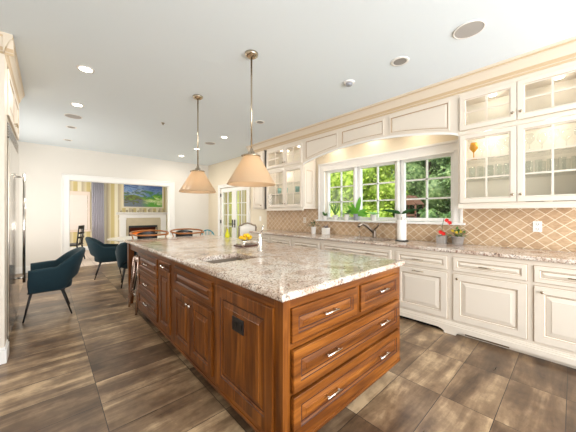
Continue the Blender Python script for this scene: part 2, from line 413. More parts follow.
# ------------------------------------------------------------ shell
struct(MB().box(LW-.15, 4.03, -3.4, FW+.02, -.1, 0).build('floor', floorm))
struct(MB().box(LW-.15, 5.6, FW+.02, BW+.15, -.1, 0).build('floor_living', carpet))
struct(MB().box(LW-.15, 4.03, -3.4, FW+.15, CE, CE+.15).build('ceiling', ceilm))
struct(MB().box(LW-.15, 5.6, FW+.15, BW+.15, CE, CE+.15).build('ceiling_living', ceilm))
WIN = [(1.06, 1.76, 1.19, 2.10), (1.80, 2.50, 1.19, 2.10), (2.54, 3.18, 1.19, 2.10)]
FD = (5.78, 7.28, 0, 2.06)
mb = MB(); wall_holes(mb, FR, -3.4, FW+.15, 0, CE, .15, [(1.05, 3.19, 1.18, 2.11), FD])
wr = struct(mb.build('wall_right', wallr))
mb = MB()
OP = (.37, 2.66, 0, 2.10)
wall_holes(mb, FF, LW, RW, 0, CE, .15, [OP]); struct(mb.build('wall_far', wallm))
struct(MB().box(LW-.15, LW, -3.4, BW+.15, 0, CE).build('wall_left', wallm))
mb = MB(); wall_holes(mb, FB, LW, 5.6, 0, CE, .15, [(2.27, 3.29, 0, .82)]); struct(mb.build('wall_back', stripes))
struct(MB().box(5.45, 5.6, FW+.15, BW, 0, CE).build('wall_side', stripes))
# backsplash tile skin, part of the wall
mb = MB(); mb.box(RW-.008, RW, -1.6, 1.0, .92, 1.39).box(RW-.008, RW, 1.0, 3.30, .92, 1.155).box(RW-.008, RW, 3.30, 4.98, .92, 1.39)
tb = mb.build('tile_backsplash', splash, wr)
# baseboards
for nm, a in (('baseboard_far', (LW, .22, FW-.018, FW)), ('baseboard_farther', (2.80, RW, FW-.018, FW)), ('baseboard_left', (LW, LW+.018, 4.82, FW)),
              ('baseboard_right', (RW-.018, RW, 7.42, FW)), ('baseboard_living', (LW, 5.4, BW-.02, BW))):
    mb = MB().box(a[0], a[1], a[2], a[3], 0, .13)
    cx0 = .006; mb.box(a[0]+(0 if a[1]-a[0] > .1 else 0), a[1], a[2], a[3], .13, .145)
    struct(mb.build(nm, white, bevel=.004))
# cased opening
def casing(name, fr, u0, u1, v0, v1, w, d=.025, foot=True, sides=('l', 'r', 't'), mat=None):
    mb = MB()
    def strip(a0, a1, b0, b1):
        fbox(mb, fr, a0, a1, b0, b1, 0, d)
    strip(u0-w, u0, v0, v1+w); strip(u1, u1+w, v0, v1+w); strip(u0, u1, v1, v1+w)
    # raised outer backband and inner bead
    fbox(mb, fr, u0-w, u0-w+.022, v0, v1+w, d, d+.014); fbox(mb, fr, u1+w-.022, u1+w, v0, v1+w, d, d+.014); fbox(mb, fr, u0-w, u1+w, v1+w-.022, v1+w, d, d+.014)
    fbox(mb, fr, u0-.012, u0, v0, v1, d, d+.006); fbox(mb, fr, u1, u1+.012, v0, v1, d, d+.006); fbox(mb, fr, u0-.012, u1+.012, v1, v1+.012, d, d+.006)
    return mb.build(name, mat or white, bevel=.003)
t1 = casing('trim_1', FF, OP[0], OP[1], 0, OP[3], .135); struct(t1)
mb = MB(); mb.box(OP[0], OP[0]+.012, FW, FW+.15, 0, OP[3]).box(OP[1]-.012, OP[1], FW, FW+.15, 0, OP[3]).box(OP[0]+.012, OP[1]-.012, FW, FW+.15, OP[3]-.012, OP[3])
struct(mb.build('trim_2', white))
mb = MB()   # crown line along far wall
# ------------------------------------------------------------ windows in right wall
mb = MB()
for a, b_ in ((.95, 1.05), (3.19, 3.33)): fbox(mb, FR, a, b_, 1.16, 2.11, 0, .03)
fbox(mb, FR, .95, 3.33, 2.11, 2.24, 0, .03); fbox(mb, FR, .95, 3.33, 2.215, 2.245, .03, .05)
fbox(mb, FR, .95, .975, 1.16, 2.215, .03, .045); fbox(mb, FR, 3.305, 3.33, 1.16, 2.215, .03, .045)
fbox(mb, FR, 1.035, 3.205, 2.09, 2.11, .03, .037)
struct(mb.build('trim_3', white, bevel=.003))
mb = MB(); fbox(mb, FR, .92, 3.36, 1.158, 1.185, 0, .085); fbox(mb, FR, 1.05, 3.19, 1.158, 1.185, -.12, 0)
struct(mb.build('trim_4', white, bevel=.004))      # window sill
mb = MB()
fbox(mb, FR, 1.765, 1.795, 1.185, 2.11, -.13, .03); fbox(mb, FR, 2.505, 2.535, 1.185, 2.11, -.13, .03)
struct(mb.build('trim_5', white, bevel=.003))
for i, (a, b_, z0, z1) in enumerate(WIN):
    root = bpy.data.objects.new('window_%d' % (i+1), None); C.objects.link(root); root.location = (RW+.05, (a+b_)/2, z0); ORG[root.name] = Vector(root.location)
    struct(root, 'white six pane window over the sink, %s of three' % ('nearest', 'middle', 'farthest')[i])
    a += .006 if i else -.008; b_ -= .006 if i < 2 else -.008; z1 += .008
    mb = MB(); w_ = .045
    fbox(mb, FR, a, a+w_, z0, z1, -.10, -.03); fbox(mb, FR, b_-w_, b_, z0, z1, -.10, -.03)
    fbox(mb, FR, a+w_, b_-w_, z0, z0+.05, -.10, -.03); fbox(mb, FR, a+w_, b_-w_, z1-w_, z1, -.10, -.03)
    mb.build('window_frame', white, root, bevel=.004)
    mb = MB(); cu = (a+b_)/2; gz0, gz1 = z0+.05, z1-w_
    fbox(mb, FR, cu-.011, cu+.011, gz0, gz1, -.085, -.055)
    for k in (1, 2):
        zz = gz0+(gz1-gz0)*k/3; fbox(mb, FR, a+w_, b_-w_, zz-.011, zz+.011, -.085, -.055)
    mb.build('muntin', white, root)
    mb = MB(); fbox(mb, FR, a+w_, b_-w_, gz0, gz1, -.073, -.068); mb.build('pane', pane, root)
    # crank handle at the bottom of each sash
    mb = MB(); mb.box(RW+.005, RW+.03, cu-.05, cu+.01, z0-.001, z0+.014); mb.tube([(RW+.01, cu-.02, z0+.012), (RW, cu+.05, z0+.016)], .004, 6); mb.build('window_crank', white, root)

# ------------------------------------------------------------ french doors
struct(casing('trim_6', FR, FD[0], FD[1], 0, FD[3], .1))
ym = (FD[0]+FD[1])/2
for i, (a, b_) in enumerate(((FD[0]+.01, ym-.003), (ym+.003, FD[1]-.01))):
    root = bpy.data.objects.new('door_%d' % (i+1), None); C.objects.link(root); root.location = (RW+.04, (a+b_)/2, 0); ORG[root.name] = Vector(root.location)
    struct(root, 'white ten pane french door leaf, %s' % ('the one nearer the kitchen counter' if i == 0 else 'the one nearer the far wall'))
    z0, z1 = .01, FD[3]-.012; st = .11
    mb = MB()
    fbox(mb, FR, a, a+st, z0, z1, -.06, -.015); fbox(mb, FR, b_-st, b_, z0, z1, -.06, -.015)
    fbox(mb, FR, a+st, b_-st, z0, z0+.24, -.06, -.015); fbox(mb, FR, a+st, b_-st, z1-.12, z1, -.06, -.015)
    mb.build('door_frame', white, root, bevel=.003)
    mb = MB(); cu = (a+b_)/2; g0, g1 = z0+.24, z1-.12
    fbox(mb, FR, cu-.011, cu+.011, g0, g1, -.05, -.025)
    for k in range(1, 5):
        zz = g0+(g1-g0)*k/5; fbox(mb, FR, a+st, b_-st, zz-.011, zz+.011, -.05, -.025)
    mb.build('muntin', white, root)
    mb = MB(); fbox(mb, FR, a+st, b_-st, g0, g1, -.04, -.035); mb.build('pane', pane, root)
    hy = b_-.055 if i == 0 else a+.055; hd = -1 if i == 0 else 1
    mb = MB(); mb.box(RW+.001, RW+.016, hy-.02, hy+.02, .9, 1.12); mb.tube([(RW+.005, hy, 1.0), (RW-.05, hy, 1.0), (RW-.055, hy+hd*.1, 1.0)], .009, 8); mb.build('door_handle', black, root)
    for hz in (.25, 1.05, 1.85):
        q = a if i == 0 else b_
        mb = MB(); mb.tube([(RW-.005, q, hz-.05), (RW-.005, q, hz+.05)], .012, 8); mb.box(RW-.004, RW+.02, q-.015, q+.015, hz-.045, hz+.045); mb.build('hinge', plain('dark_bronze', (70, 60, 54), .4, .8) if 'dark_bronze' not in bpy.data.materials else bpy.data.materials['dark_bronze'], root)
# drapes made up to give the yellow-green glow behind the french doors
for i, (a, b_) in enumerate(((5.60, 6.15), (6.75, 7.3))):
    mb = MB(); r0 = []; r1 = []
    N_ = 30
    for j in range(N_+1):
        u = a+(b_-a)*j/N_; x = RW+.30+.025*math.sin(j*1.35)
        r0.append((x, u, .02)); r1.append((x, u, 2.2))
    r0 += [(p[0]+.006, p[1], p[2]) for p in r0[::-1]]; r1 += [(p[0]+.006, p[1], p[2]) for p in r1[::-1]]
    mb.loft([r0, r1], True)
    tag(mb.build('drape', glowcurt), 'added yellow drape for the glow behind the french door nearer the %s' % ('counter', 'far wall')[i], 'curtain', 'added glow drapes behind the french doors')
struct(MB().box(4.03, 5.4, 5.2, FW, -.1, 0).build('floor_porch', stonem))
mb = MB(); mb.tube([(RW+.3, 5.5, 2.22), (RW+.3, 7.4, 2.22)], .012, 8); mb.box(4.02, RW+.312, 5.9, 5.93, 2.205, 2.235).box(4.02, RW+.312, 7.2, 7.23, 2.205, 2.235)
tag(mb.build('drape_rail', black), 'dark rail added to carry the yellow glow drapes', 'curtain rail')

# ------------------------------------------------------------ garden
struct(MB().box(4.03, 45, -25, 40, -.5, -.35).build('ground', lawn))
def tree(x, y, h, rad, mat, label, kind='tree', low=.3, nl=6500, ls=.19, seed=0):
    rr = random.Random(seed)
    t = thing('tree' if kind == 'tree' else 'shrub', label, kind, (x, y, -.35), 'trees and shrubs beyond the window')
    mb = MB(); mb.tube([(x, y, -.37), (x+.05, y, h*.4), (x+.1, y+.1, h*.75)], [rad*.07, rad*.05, rad*.02], 8)
    for k in range(6):
        a = rr.uniform(0, 6.28); z = h*rr.uniform(.25, .6)
        mb.tube([(x+.05, y, z), (x+math.cos(a)*rad*.7, y+math.sin(a)*rad*.7, z+rad*.5)], [rad*.03, rad*.01], 6)
    mb.build('trunk', bark, t)
    mb = MB()
    blobs = [(x+rr.uniform(-1, 1)*rad*.6, y+rr.uniform(-1, 1)*rad*.6, rr.uniform(low, h-rad*.4), rad*rr.uniform(.35, .6)) for _ in range(16)]
    for bx, by, bz, br in blobs: mb.ball((bx, by, bz), br*.78, n=12, m=7)
    for k in range(nl):
        bx, by, bz, br = blobs[rr.randrange(16)]
        while True:
            v = Vector((rr.gauss(0, 1), rr.gauss(0, 1), rr.gauss(0, 1)))
            if v.length > .1: break
        v.normalize(); p_ = Vector((bx, by, bz))+v*br*rr.uniform(.7, 1.0)
        d = (v+Vector((rr.uniform(-.8, .8), rr.uniform(-.8, .8), rr.uniform(-.8, .4)))).normalized()
        s1 = d.orthogonal().normalized(); s1 = (Matrix.Rotation(rr.uniform(0, 6.28), 3, d) @ s1)
        L = ls*rr.uniform(.6, 1.2); i = len(mb.v)
        mb.v += [tuple(p_), tuple(p_+d*L*.5+s1*L*.3), tuple(p_+d*L), tuple(p_+d*L*.5-s1*L*.3)]
        mb.face([i, i+1, i+2, i+3])
    mb.build('foliage', mat, t, recalc=False)
    return t
tree(12, 11.6, 6.5, 2.4, fol1, 'sunny yellow green tree beyond the farthest window sash', seed=1)
tree(13.5, 8.6, 7, 2.6, fol1, 'bright green leafy tree seen through the middle window sash', seed=2)
tree(16, 5.6, 7.5, 2.8, fol3, 'grey green tree behind the wooden playset', seed=3)
tree(10.5, 6.3, 4.2, 1.5, fol1, 'light green small tree in the middle window sash, right side', seed=4, low=0)
tree(17, 1.6, 8, 3, fol2, 'dark green tree beyond the right edge of the nearest sash', seed=5)
tree(13.2, 2.9, 6.2, 1.7, fol3, 'pale leafed tree at right of the wooden playset', seed=6, low=1.6)
tree(9.5, 9.2, 2.6, 1.3, fol1, 'low bright shrub in the garden below the farthest sash', 'shrub', 0, 1500, seed=7)
tree(9, 7.2, 1.9, 1.0, fol1, 'low lime shrub in the garden below the middle sash', 'shrub', 0, 1400, .16, seed=8)
tree(9.2, 2.6, 1.5, .9, fol2, 'dark shrub in the garden at right below the nearest sash', 'shrub', -.1, 1400, .14, seed=9)
tree(17, 14, 8, 3.2, fol2, 'tall dark tree far behind the sunny garden trees', seed=10)
tree(20, 9, 9, 3.4, fol2, 'tall dark tree far behind the middle of the garden', seed=11)
tree(21, 5, 9, 3.4, fol2, 'tall dark tree far behind the playset', seed=12)
tree(8, 14, 6.5, 2.3, fol3, 'grey green tree outside the french doors', seed=13)
tree(12.5, 19, 8, 3, fol2, 'dark tree farthest back beyond the french doors', seed=14)
# playset
ps = thing('playset', 'redwood garden playset with a teal slide seen through the nearest sash', 'playset', (10.3, 4.2, -.35))
for dx in (-.6, .6):
    for dy in (-.55, .55): MB().box(10.3+dx-.05, 10.3+dx+.05, 4.2+dy-.05, 4.2+dy+.05, -.35, 1.75).build('post', playw, ps)
MB().box(9.6, 11, 3.55, 4.85, .9, .98).build('deck', playw, ps)
mb = MB(); mb.prism([(3.58, 1.72), (4.82, 1.72), (4.82, 1.76), (4.2, 2.1), (3.58, 1.76)], 'x', 9.65, 10.95); mb.build('roof', playw, ps)
mb = MB()
for zz in (1.12, 1.28): mb.box(9.65, 9.69, 3.6, 4.8, zz, zz+.07)
for j in range(7): mb.box(9.66, 9.69, 3.7+j*.16, 3.74+j*.16, .98, 1.3)
mb.build('railing', playw, ps)
mb = MB(); mb.loft([[(9.75, 4.75, 1.0), (10.25, 4.75, 1.0), (10.25, 4.75, 1.16), (10.2, 4.75, 1.16), (10.2, 4.75, 1.04), (9.8, 4.75, 1.04), (9.8, 4.75, 1.16), (9.75, 4.75, 1.16)],
                    [(9.75, 6.2, -.3), (10.25, 6.2, -.3), (10.25, 6.2, -.14), (10.2, 6.2, -.14), (10.2, 6.2, -.26), (9.8, 6.2, -.26), (9.8, 6.2, -.14), (9.75, 6.2, -.14)]], sm=False)
mb.build('slide', slidem, ps)
ps.scale = (.6, .5, .95)

# ------------------------------------------------------------ base cabinets (right wall)
XF = 3.24
FC = Fr((XF, 0, 0), (0, 1, 0), (-1, 0, 0))
def base_unit(y0, y1, label, drawers, doors, foot=None, name='base_cabinet', sinkcut=False):
    """drawers / doors: (u0,u1,v0,v1,[handle us]); doors carry knob side"""
    t = thing(name, label, 'cabinet', (XF+.3, (y0+y1)/2, 0), 'cream base cabinets along the window wall')
    mb = MB()
    top = .88 if not sinkcut else .66
    fbox(mb, FC, y0, y1, .10, top, -.62, -.02)          # box
    # face frame as full sheet behind inset doors
    fbox(mb, FC, y0, y1, .10, .88, -.02, 0)
    mb.build('carcass', cab, t)
    for (u0, u1, v0, v1, hs) in drawers:
        mb = MB(); raised(mb, FC, u0, u1, v0, v1, .035, .018)
        # dark reveal line around
        d = mb.build('drawer', [cab, cabg], t)
        for h_ in hs: bar_handle(FC, h_, (v0+v1)/2, .015, .13, d)
    for (u0, u1, v0, v1, kn) in doors:
        mb = MB(); raised(mb, FC, u0, u1, v0, v1, .062, .018)
        d = mb.build('door', [cab, cabg], t)
        if kn is not None:
            if kn[0] == 'k': cup_knob(FC, kn[1], kn[2], .017, d)
            else: bar_handle(FC, kn[1], kn[2], .017, .13, d)
    # reveal outlines
    mb = MB()
    for (u0, u1, v0, v1, _) in drawers+doors:
        for (a, b_, c_, d_) in ((u0-.005, u0-.001, v0-.005, v1+.005), (u1+.001, u1+.005, v0-.005, v1+.005), (u0-.001, u1+.001, v0-.005, v0-.001), (u0-.001, u1+.001, v1+.001, v1+.005)):
            fbox(mb, FC, a, b_, c_, d_, -.001, .0008)
    mb.build('reveal_line', cabg, t)
    return t
def plinth(t, y0, y1, l_foot=False, r_foot=False, vent=None):
    # moulded skirt with bracket foot shapes
    mb = MB()
    fbox(mb, FC, y0, y1, .095, .112, 0, .022); fbox(mb, FC, y0, y1, .112, .122, 0, .012); fbox(mb, FC, y0, y1, .045, .095, 0, .03)
    def foot(yc, s):    # s = +1 foot at low end flaring to +y, -1 reverse
        pts = [(yc, 0), (yc+s*.055, 0), (yc+s*.06, .02), (yc+s*.085, .035), (yc+s*.12, .045), (yc, .045)]
        mb.prism([(p[0], p[1]) for p in pts], 'x', XF-.03, XF)
    if l_foot: foot(y0, 1)
    if r_foot: foot(y1, -1)
    mb.build('skirt', cab, t)
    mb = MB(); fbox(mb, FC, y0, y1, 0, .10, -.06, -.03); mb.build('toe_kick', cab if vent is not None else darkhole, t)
    if vent:
        mb = MB(); fbox(mb, FC, vent[0], vent[1], .012, .042, -.03, -.02); mb.build('vent_grille', plain('vent_bronze', (120, 96, 72), .5, .5), t)
t = base_unit(-.62, .268, 'cream base cabinet at the right edge with one drawer over a door', [(-.60, .243, .69, .835, [-.03])], [(-.60, .243, .155, .655, ('k', .19, .61))])
plinth(t, -.62, .268, vent=False)
t = base_unit(.268, .91, 'cream base cabinet below the potted flowers, second from the right edge', [(.292, .882, .69, .835, [.585])], [(.292, .882, .155, .655, ('k', .84, .61))])
plinth(t, .268, .91, False, True, vent=(.42, .78))
t = base_unit(.91, 1.54, 'cream base cabinet between the sink and flowers with drawer and pull-out panel', [(.94, 1.51, .69, .835, [1.24])], [(.94, 1.51, .155, .655, ('b', 1.24, .628))])
plinth(t, .91, 1.54, True, False)
t = base_unit(1.54, 2.75, 'cream sink base cabinet under the kitchen tap with two handles', [(1.575, 2.72, .69, .835, [1.86, 2.42])], [(1.575, 2.14, .155, .655, ('k', 2.10, .61)), (2.155, 2.72, .155, .655, ('k', 2.19, .61))], name='sink_cabinet', sinkcut=True)
plinth(t, 1.54, 2.75)
t = base_unit(2.75, 3.43, 'cream base cabinet left of the sink with one drawer handle', [(2.78, 3.40, .69, .835, [3.09])], [(2.78, 3.40, .155, .655, ('k', 2.82, .61))])
plinth(t, 2.75, 3.43)
t = base_unit(3.43, 4.05, 'cream base cabinet below the far glass cupboard', [(3.46, 4.02, .69, .835, [3.74])], [(3.46, 4.02, .155, .655, ('k', 3.5, .61))])
plinth(t, 3.43, 4.05)
t = base_unit(4.05, 4.72, 'cream base cabinet at the far end of the window counter', [(4.08, 4.69, .69, .835, [4.38])], [(4.08, 4.69, .155, .655, ('k', 4.12, .61))])
plinth(t, 4.05, 4.72)
# worktop with sink cutout
SK = (3.36, 3.76, 1.75, 2.42)
def slab(x0, x1, y0, y1, z0, z1, hole, ov=0):
    mb = MB(); e = .012
    xs = [x0, hole[0], hole[1], x1]; ys = [y0, hole[2], hole[3], y1]
    # eased edges: ring profile outside
    out = lambda d, z: [(x0+d, y0+d, z), (x1-d, y0+d, z), (x1-d, y1-d, z), (x0+d, y1-d, z)]
    inn = lambda z: [(hole[0], hole[2], z), (hole[1], hole[2], z), (hole[1], hole[3], z), (hole[0], hole[3], z)]
    prof = [(.016, z0), (.004, z0+.004), (0, z0+.012), (0, z1-.02), (.002, z1-.008), (.009, z1-.001), (.016, z1)]
    rings = [inn(z0)]+[out(d, z) for d, z in prof]+[inn(z1), inn(z0)]
    mb.loft(rings, caps=False, sm=False)
    return mb
tag(slab(3.205, RW-.008, -.62, 4.74, .88, .92, SK).build('worktop', granite), 'speckled cream granite worktop along the window wall', 'worktop')
# kitchen sink
def sink(name, label, x0, x1, y0, y1, ztop, d):
    t = thing(name, label, 'sink', ((x0+x1)/2, (y0+y1)/2, ztop-d))
    mb = MB(); R4 = lambda i_, z: [(x0+i_, y0+i_, z), (x1-i_, y0+i_, z), (x1-i_, y1-i_, z), (x0+i_, y1-i_, z)]
    mb.loft([R4(-.02, ztop), R4(0, ztop), R4(.006, ztop-d*.85), R4(.03, ztop-d), R4(.03, ztop-d-.004), R4(-.004, ztop-d*.85), R4(-.02, ztop-.004), R4(-.02, ztop)], caps=False, sm=False)
    q = R4(.03, ztop-d); i = len(mb.v); mb.v += q; mb.face([i, i+1, i+2, i+3])
    mb.build('bowl', sinkm, t)
    mb = MB(); mb.lathe(((x0+x1)/2, (y0+y1)/2, ztop-d), [(.045, 0), (.045, .003), (.03, .003), (.028, .0015)], 20); mb.build('drain', chrome, t)
    return t
sink('undermount_sink', 'stainless undermount sink below the kitchen windows', SK[0], SK[1], SK[2], SK[3], .879, .19)
def faucet(label, x, y, dx, dy, z, H=.17, R=.2, arcH=.06, mat=None):
    t = thing('faucet', label, 'faucet', (x, y, z)); mat = mat or chrome
    mb = MB(); mb.lathe((x, y, z), [(.03, 0), (.03, .006), (.024, .012), (.022, .05), (.022, H), (.018, H+.012), (.006, H+.016)], 18); mb.build('body', mat, t)
    mb = MB(); pts = []; rs = []
    for k in range(9):
        s_ = k/8; pts.append((x+dx*(.015+R*s_), y+dy*(.015+R*s_), z+H*.55+arcH*math.sin(PI*min(1, s_*1.15))+.02*s_)); rs.append(.014+.003*s_)
    pts.append((pts[-1][0]+dx*.012, pts[-1][1]+dy*.012, pts[-1][2]-.035)); rs.append(.016)
    mb.tube(pts, rs, 12); mb.build('spout', mat, t)
    mb = MB(); mb.tube([(x, y, z+H+.01), (x-dx*.03, y-dy*.03, z+H+.05), (x-dx*.045+.01, y-dy*.045, z+H+.11)], [.009, .008, .006], 8); mb.build('lever', mat, t)
    return t
dknick = plain('grey_nickel', (142, 130, 118), .3, 1)  # darker grey nickel tone
t = thing('faucet', 'brushed nickel pull-out faucet at the sink under the windows', 'faucet', (3.78, 2.12, .92))
mb = MB(); mb.lathe((3.78, 2.12, .92), [(.032, 0), (.032, .008), (.032, .02), (.029, .09), (.03, .12), (.012, .135)], 18); mb.build('body', dknick, t)
mb = MB(); mb.tube([(3.775, 2.12, 1.0), (3.73, 2.16, 1.06), (3.67, 2.20, 1.12), (3.62, 2.235, 1.145), (3.58, 2.26, 1.12), (3.565, 2.27, 1.09)], [.026, .025, .024, .025, .027, .024], 12); mb.build('spout', dknick, t)
mb = MB(); mb.tube([(3.78, 2.12, 1.05), (3.775, 2.06, 1.10), (3.76, 2.02, 1.15)], [.014, .012, .009], 8); mb.build('lever', dknick, t)
t = thing('soap_dispenser', 'small nickel soap pump left of the window faucet', 'dispenser', (3.80, 2.40, .92))
mb = MB(); mb.lathe((3.80, 2.40, .92), [(.018, 0), (.018, .01), (.01, .02), (.009, .07), (.013, .075), (.013, .085), (.004, .09)], 14); mb.build('body', nickel, t)
mb = MB(); mb.tube([(3.80, 2.40, 1.0), (3.75, 2.42, .995)], .005, 8); mb.build('nozzle', nickel, t)

# ------------------------------------------------------------ upper cabinets
XU = 3.53
FU = Fr((XU, 0, 0), (0, 1, 0), (-1, 0, 0))
def glass_door(t, u0, u1, v0, v1, cols, rows, kn):
    mb = MB(); st = .058
    nested(mb, FU, u0, u1, v0, v1, [(0, .0, 0), (0, .018, 0), (.003, .021, 0), (st-.012, .021, 0), (st-.009, .016, 1), (st, .012, 0), (st, .0, 0)], hole=True)
    d = mb.build('door', [cab, cabg], t)
    mb = MB(); a, b_, c_, e_ = u0+st, u1-st, v0+st, v1-st
    for k in range(1, cols): q = a+(b_-a)*k/cols; fbox(mb, FU, q-.008, q+.008, c_, e_, .002, .014)
    for k in range(1, rows): q = c_+(e_-c_)*k/rows; fbox(mb, FU, a, b_, q-.008, q+.008, .002, .0135)
    mb.build('muntin', cab, d)
    mb = MB(); fbox(mb, FU, a-.004, b_+.004, c_-.004, e_+.004, .0035, .0065); mb.build('pane', cabpane, d)
    cup_knob(FU, kn[0], kn[1], .02, d)
    return d
def wall_unit(y0, y1, label, split, kd=.05):
    t = thing('glass_front_cabinet', label, 'cabinet', (XU+.17, (y0+y1)/2, 1.39), 'cream glass fronted wall cabinets')
    z0, z1 = 1.39, 2.70; dp = RW-XU-.002
    mb = MB()
    fbox(mb, FU, y0, y0+.02, z0, z1, -dp, 0); fbox(mb, FU, y1-.02, y1, z0, z1, -dp, 0)
    fbox(mb, FU, y0+.02, y1-.02, z0, z0+.03, -dp, 0); fbox(mb, FU, y0+.02, y1-.02, z1-.05, z1, -dp, 0); fbox(mb, FU, y0+.02, y1-.02, 2.21, 2.25, -dp, 0)
    fbox(mb, FU, split-.012, split+.012, z0+.03, 2.21, -.02, 0); fbox(mb, FU, split-.012, split+.012, 2.25, z1-.05, -.02, 0)
    fbox(mb, FU, y0+.02, y1-.02, z0+.03, z1-.05, -dp, -dp+.01, 1)
    mb.build('carcass', [cab, cabin], t)
    mb = MB(); fbox(mb, FU, y0-.0, y1+.0, z0-.032, z0, -.02, .018); mb.build('light_rail', cab, t, bevel=.004)
    dl, du = 1.425, 2.20
    sv = [dl+.058+(du-dl-.116)*k/3 for k in (1, 2)]
    for z in sv:
        mb = MB(); fbox(mb, FU, y0+.02, y1-.02, z-.009, z+.009, -dp+.01, -.025); mb.build('shelf', cabpane, t)
    cols = 2
    for (a, b_, s_) in ((y0+.022, split-.003, -1), (split+.003, y1-.022, 1)):
        glass_door(t, a, b_, dl, du, cols, 3, (split+s_*.032, dl+.075))
        glass_door(t, a, b_, 2.257, 2.648, cols, 2, (split+s_*.032, 2.257+.075))
    # shadow reveal lines
    return t, [dl-.005+.0]+sv, dp
U1, shl, dp = wall_unit(-.14, .915, 'large cream glass-door wall cabinet at right of the window', .393)
U2, _, _ = wall_unit(3.43, 4.55, 'small cream glass-door wall cabinet at left of the window', 3.94)
# neighbour narrow cabinet with solid door beyond a dark gap
t = thing('wall_cabinet', 'narrow cream wall cabinet with solid doors beside the french doors', 'cabinet', (XU+.17, 4.83, 1.40))
mb = MB(); fbox(mb, FU, 4.66, 5.06, 1.40, 2.70, -dp, 0); mb.build('carcass', cab, t)
mb = MB(); raised(mb, FU, 4.68, 5.04, 1.43, 2.20, .055, .02); d = mb.build('door', [cab, cabg], t); cup_knob(FU, 4.71, 1.48, .019, d)
mb = MB(); raised(mb, FU, 4.68, 5.04, 2.257, 2.648, .055, .02); d = mb.build('door', [cab, cabg], t); cup_knob(FU, 4.71, 2.32, .019, d)
mb = MB(); fbox(mb, FU, 4.55, 4.66, 1.40, 2.70, -dp, -.05); o = mb.build('gap_shade', black, t); o['label'] = 'dark strip painted as the shaded gap beside the narrow cabinet'  # black strip stands in for the shade inside the gap
# side face panel of the left unit (towards window)
mb = MB(); fs = Fr((XU+.005, 3.43, 0), (1, 0, 0), (0, -1, 0)); raised(mb, fs, .02, dp-.05, 1.44, 2.18, .05, .012); o = mb.build('side_panel', [cab, cabg], U2)
# valance with arch
def archz(y):
    s_ = (y-.915)/(3.43-.915); return 2.215+.165*math.sin(PI*s_)**.75 if 0 < s_ < 1 else 2.215
va = thing('window_valance', 'cream arched valance with three panels above the kitchen windows', 'valance', (XU+.05, 2.17, 2.2))
mb = MB(); N_ = 48; y0, y1 = .917, 3.428
for k in range(N_):
    a = y0+(y1-y0)*k/N_; b_ = y0+(y1-y0)*(k+1)/N_; za, zb = archz(a), archz(b_)
    mb.loft([[(XU, a, za), (XU+.03, a, za), (XU+.03, a, 2.70), (XU, a, 2.70)], [(XU, b_, zb), (XU+.03, b_, zb), (XU+.03, b_, 2.70), (XU, b_, 2.70)]], caps=(k in (0, N_-1)), sm=False)
mb.build('fascia', cab, va)
mb = MB()
for k in range(N_):
    a = y0+(y1-y0)*k/N_; b_ = y0+(y1-y0)*(k+1)/N_; za, zb = archz(a)+.0, archz(b_)+.0
    mb.loft([[(XU-.012, a, za-.006), (XU+.005, a, za-.006), (XU+.005, a, za+.022), (XU-.008, a, za+.022)], [(XU-.012, b_, zb-.006), (XU+.005, b_, zb-.006), (XU+.005, b_, zb+.022), (XU-.008, b_, zb+.022)]], caps=(k in (0, N_-1)), sm=False)
mb.build('arch_bead', white, va)
for (a, b_) in ((1.0, 1.74), (1.83, 2.56), (2.64, 3.37)):
    N2 = 14; mb = MB()
    loops = []
    for ins, hh, g_ in ((0, 0, 0), (0, .012, 0), (.016, .012, 0), (.02, .006, 1), (.028, .004, 1), (.05, .010, 0)):
        loop = []
        for k in range(N2+1):
            y = a+ins+(b_-a-2*ins)*k/N2; loop.append((XU-hh, y, archz(y)+.05+ins))
        for k in range(N2, -1, -1):
            y = a+ins+(b_-a-2*ins)*k/N2; loop.append((XU-hh, y, 2.645-ins))
        loops.append((loop, g_))
    i = len(mb.v); K = len(loops[0][0])
    for lp, _ in loops: mb.v += lp
    for q in range(len(loops)-1):
        for j in range(K):
            mb.face([i+q*K+j, i+q*K+(j+1) % K, i+(q+1)*K+(j+1) % K, i+(q+1)*K+j], loops[q+1][1])
    q = (len(loops)-1)*K
    for k in range(N2): mb.face([i+q+k, i+q+k+1, i+q+K-2-k, i+q+K-1-k])
    mb.build('panel', [cab, cabg], va)
for k, yy in enumerate((1.45, 2.17, 2.9)):
    t = thing('soffit_lamp', ['nearest', 'middle', 'farthest'][k]+' small puck lamp hidden behind the arched valance', 'lamp', (3.72, yy, 2.58), 'puck lamps behind the valance')
    MB().lathe((3.72, yy, 2.585), [(.035, 0), (.035, .0148)], 16).build('lens', lampon, t)
    area('soffit_glow', (3.72, yy, 2.575), .2, .1, 1.1, (1, .9, .74))
struct(MB().box(XU+.031, RW-.001, .918, 3.427, 2.60, 2.63).build('ceiling_soffit', crownm))
# crown moulding
def crown(name, path_x, y0, y1, sgn=1):
    prof = [(0, 2.695), (.012, 2.695), (.014, 2.715), (.022, 2.72), (.024, 2.735), (.04, 2.75), (.062, 2.785), (.09, 2.815), (.108, 2.822), (.11, 2.838), (.122, 2.842), (.122, CE), (0, CE)]
    mb = MB(); mb.prism([(path_x-sgn*a, z) for a, z in prof], 'y', y0, y1); return mb, prof
def glaze(mb, n0, cnt):
    for i in range(n0, len(mb.f)):
        if (i-n0) % (cnt+2) in (1, 3, 8, 4): mb.mi[i] = 1
mb, prof = crown('crown', XU, -.62, 5.06)
glaze(mb, 0, len(prof)); n0_ = len(mb.f)
mb.prism([(5.06+a, z) for a, z in prof], 'x', XU-.12, RW); glaze(mb, n0_, len(prof))
struct(mb.build('trim_7', [crownm, crowng]))
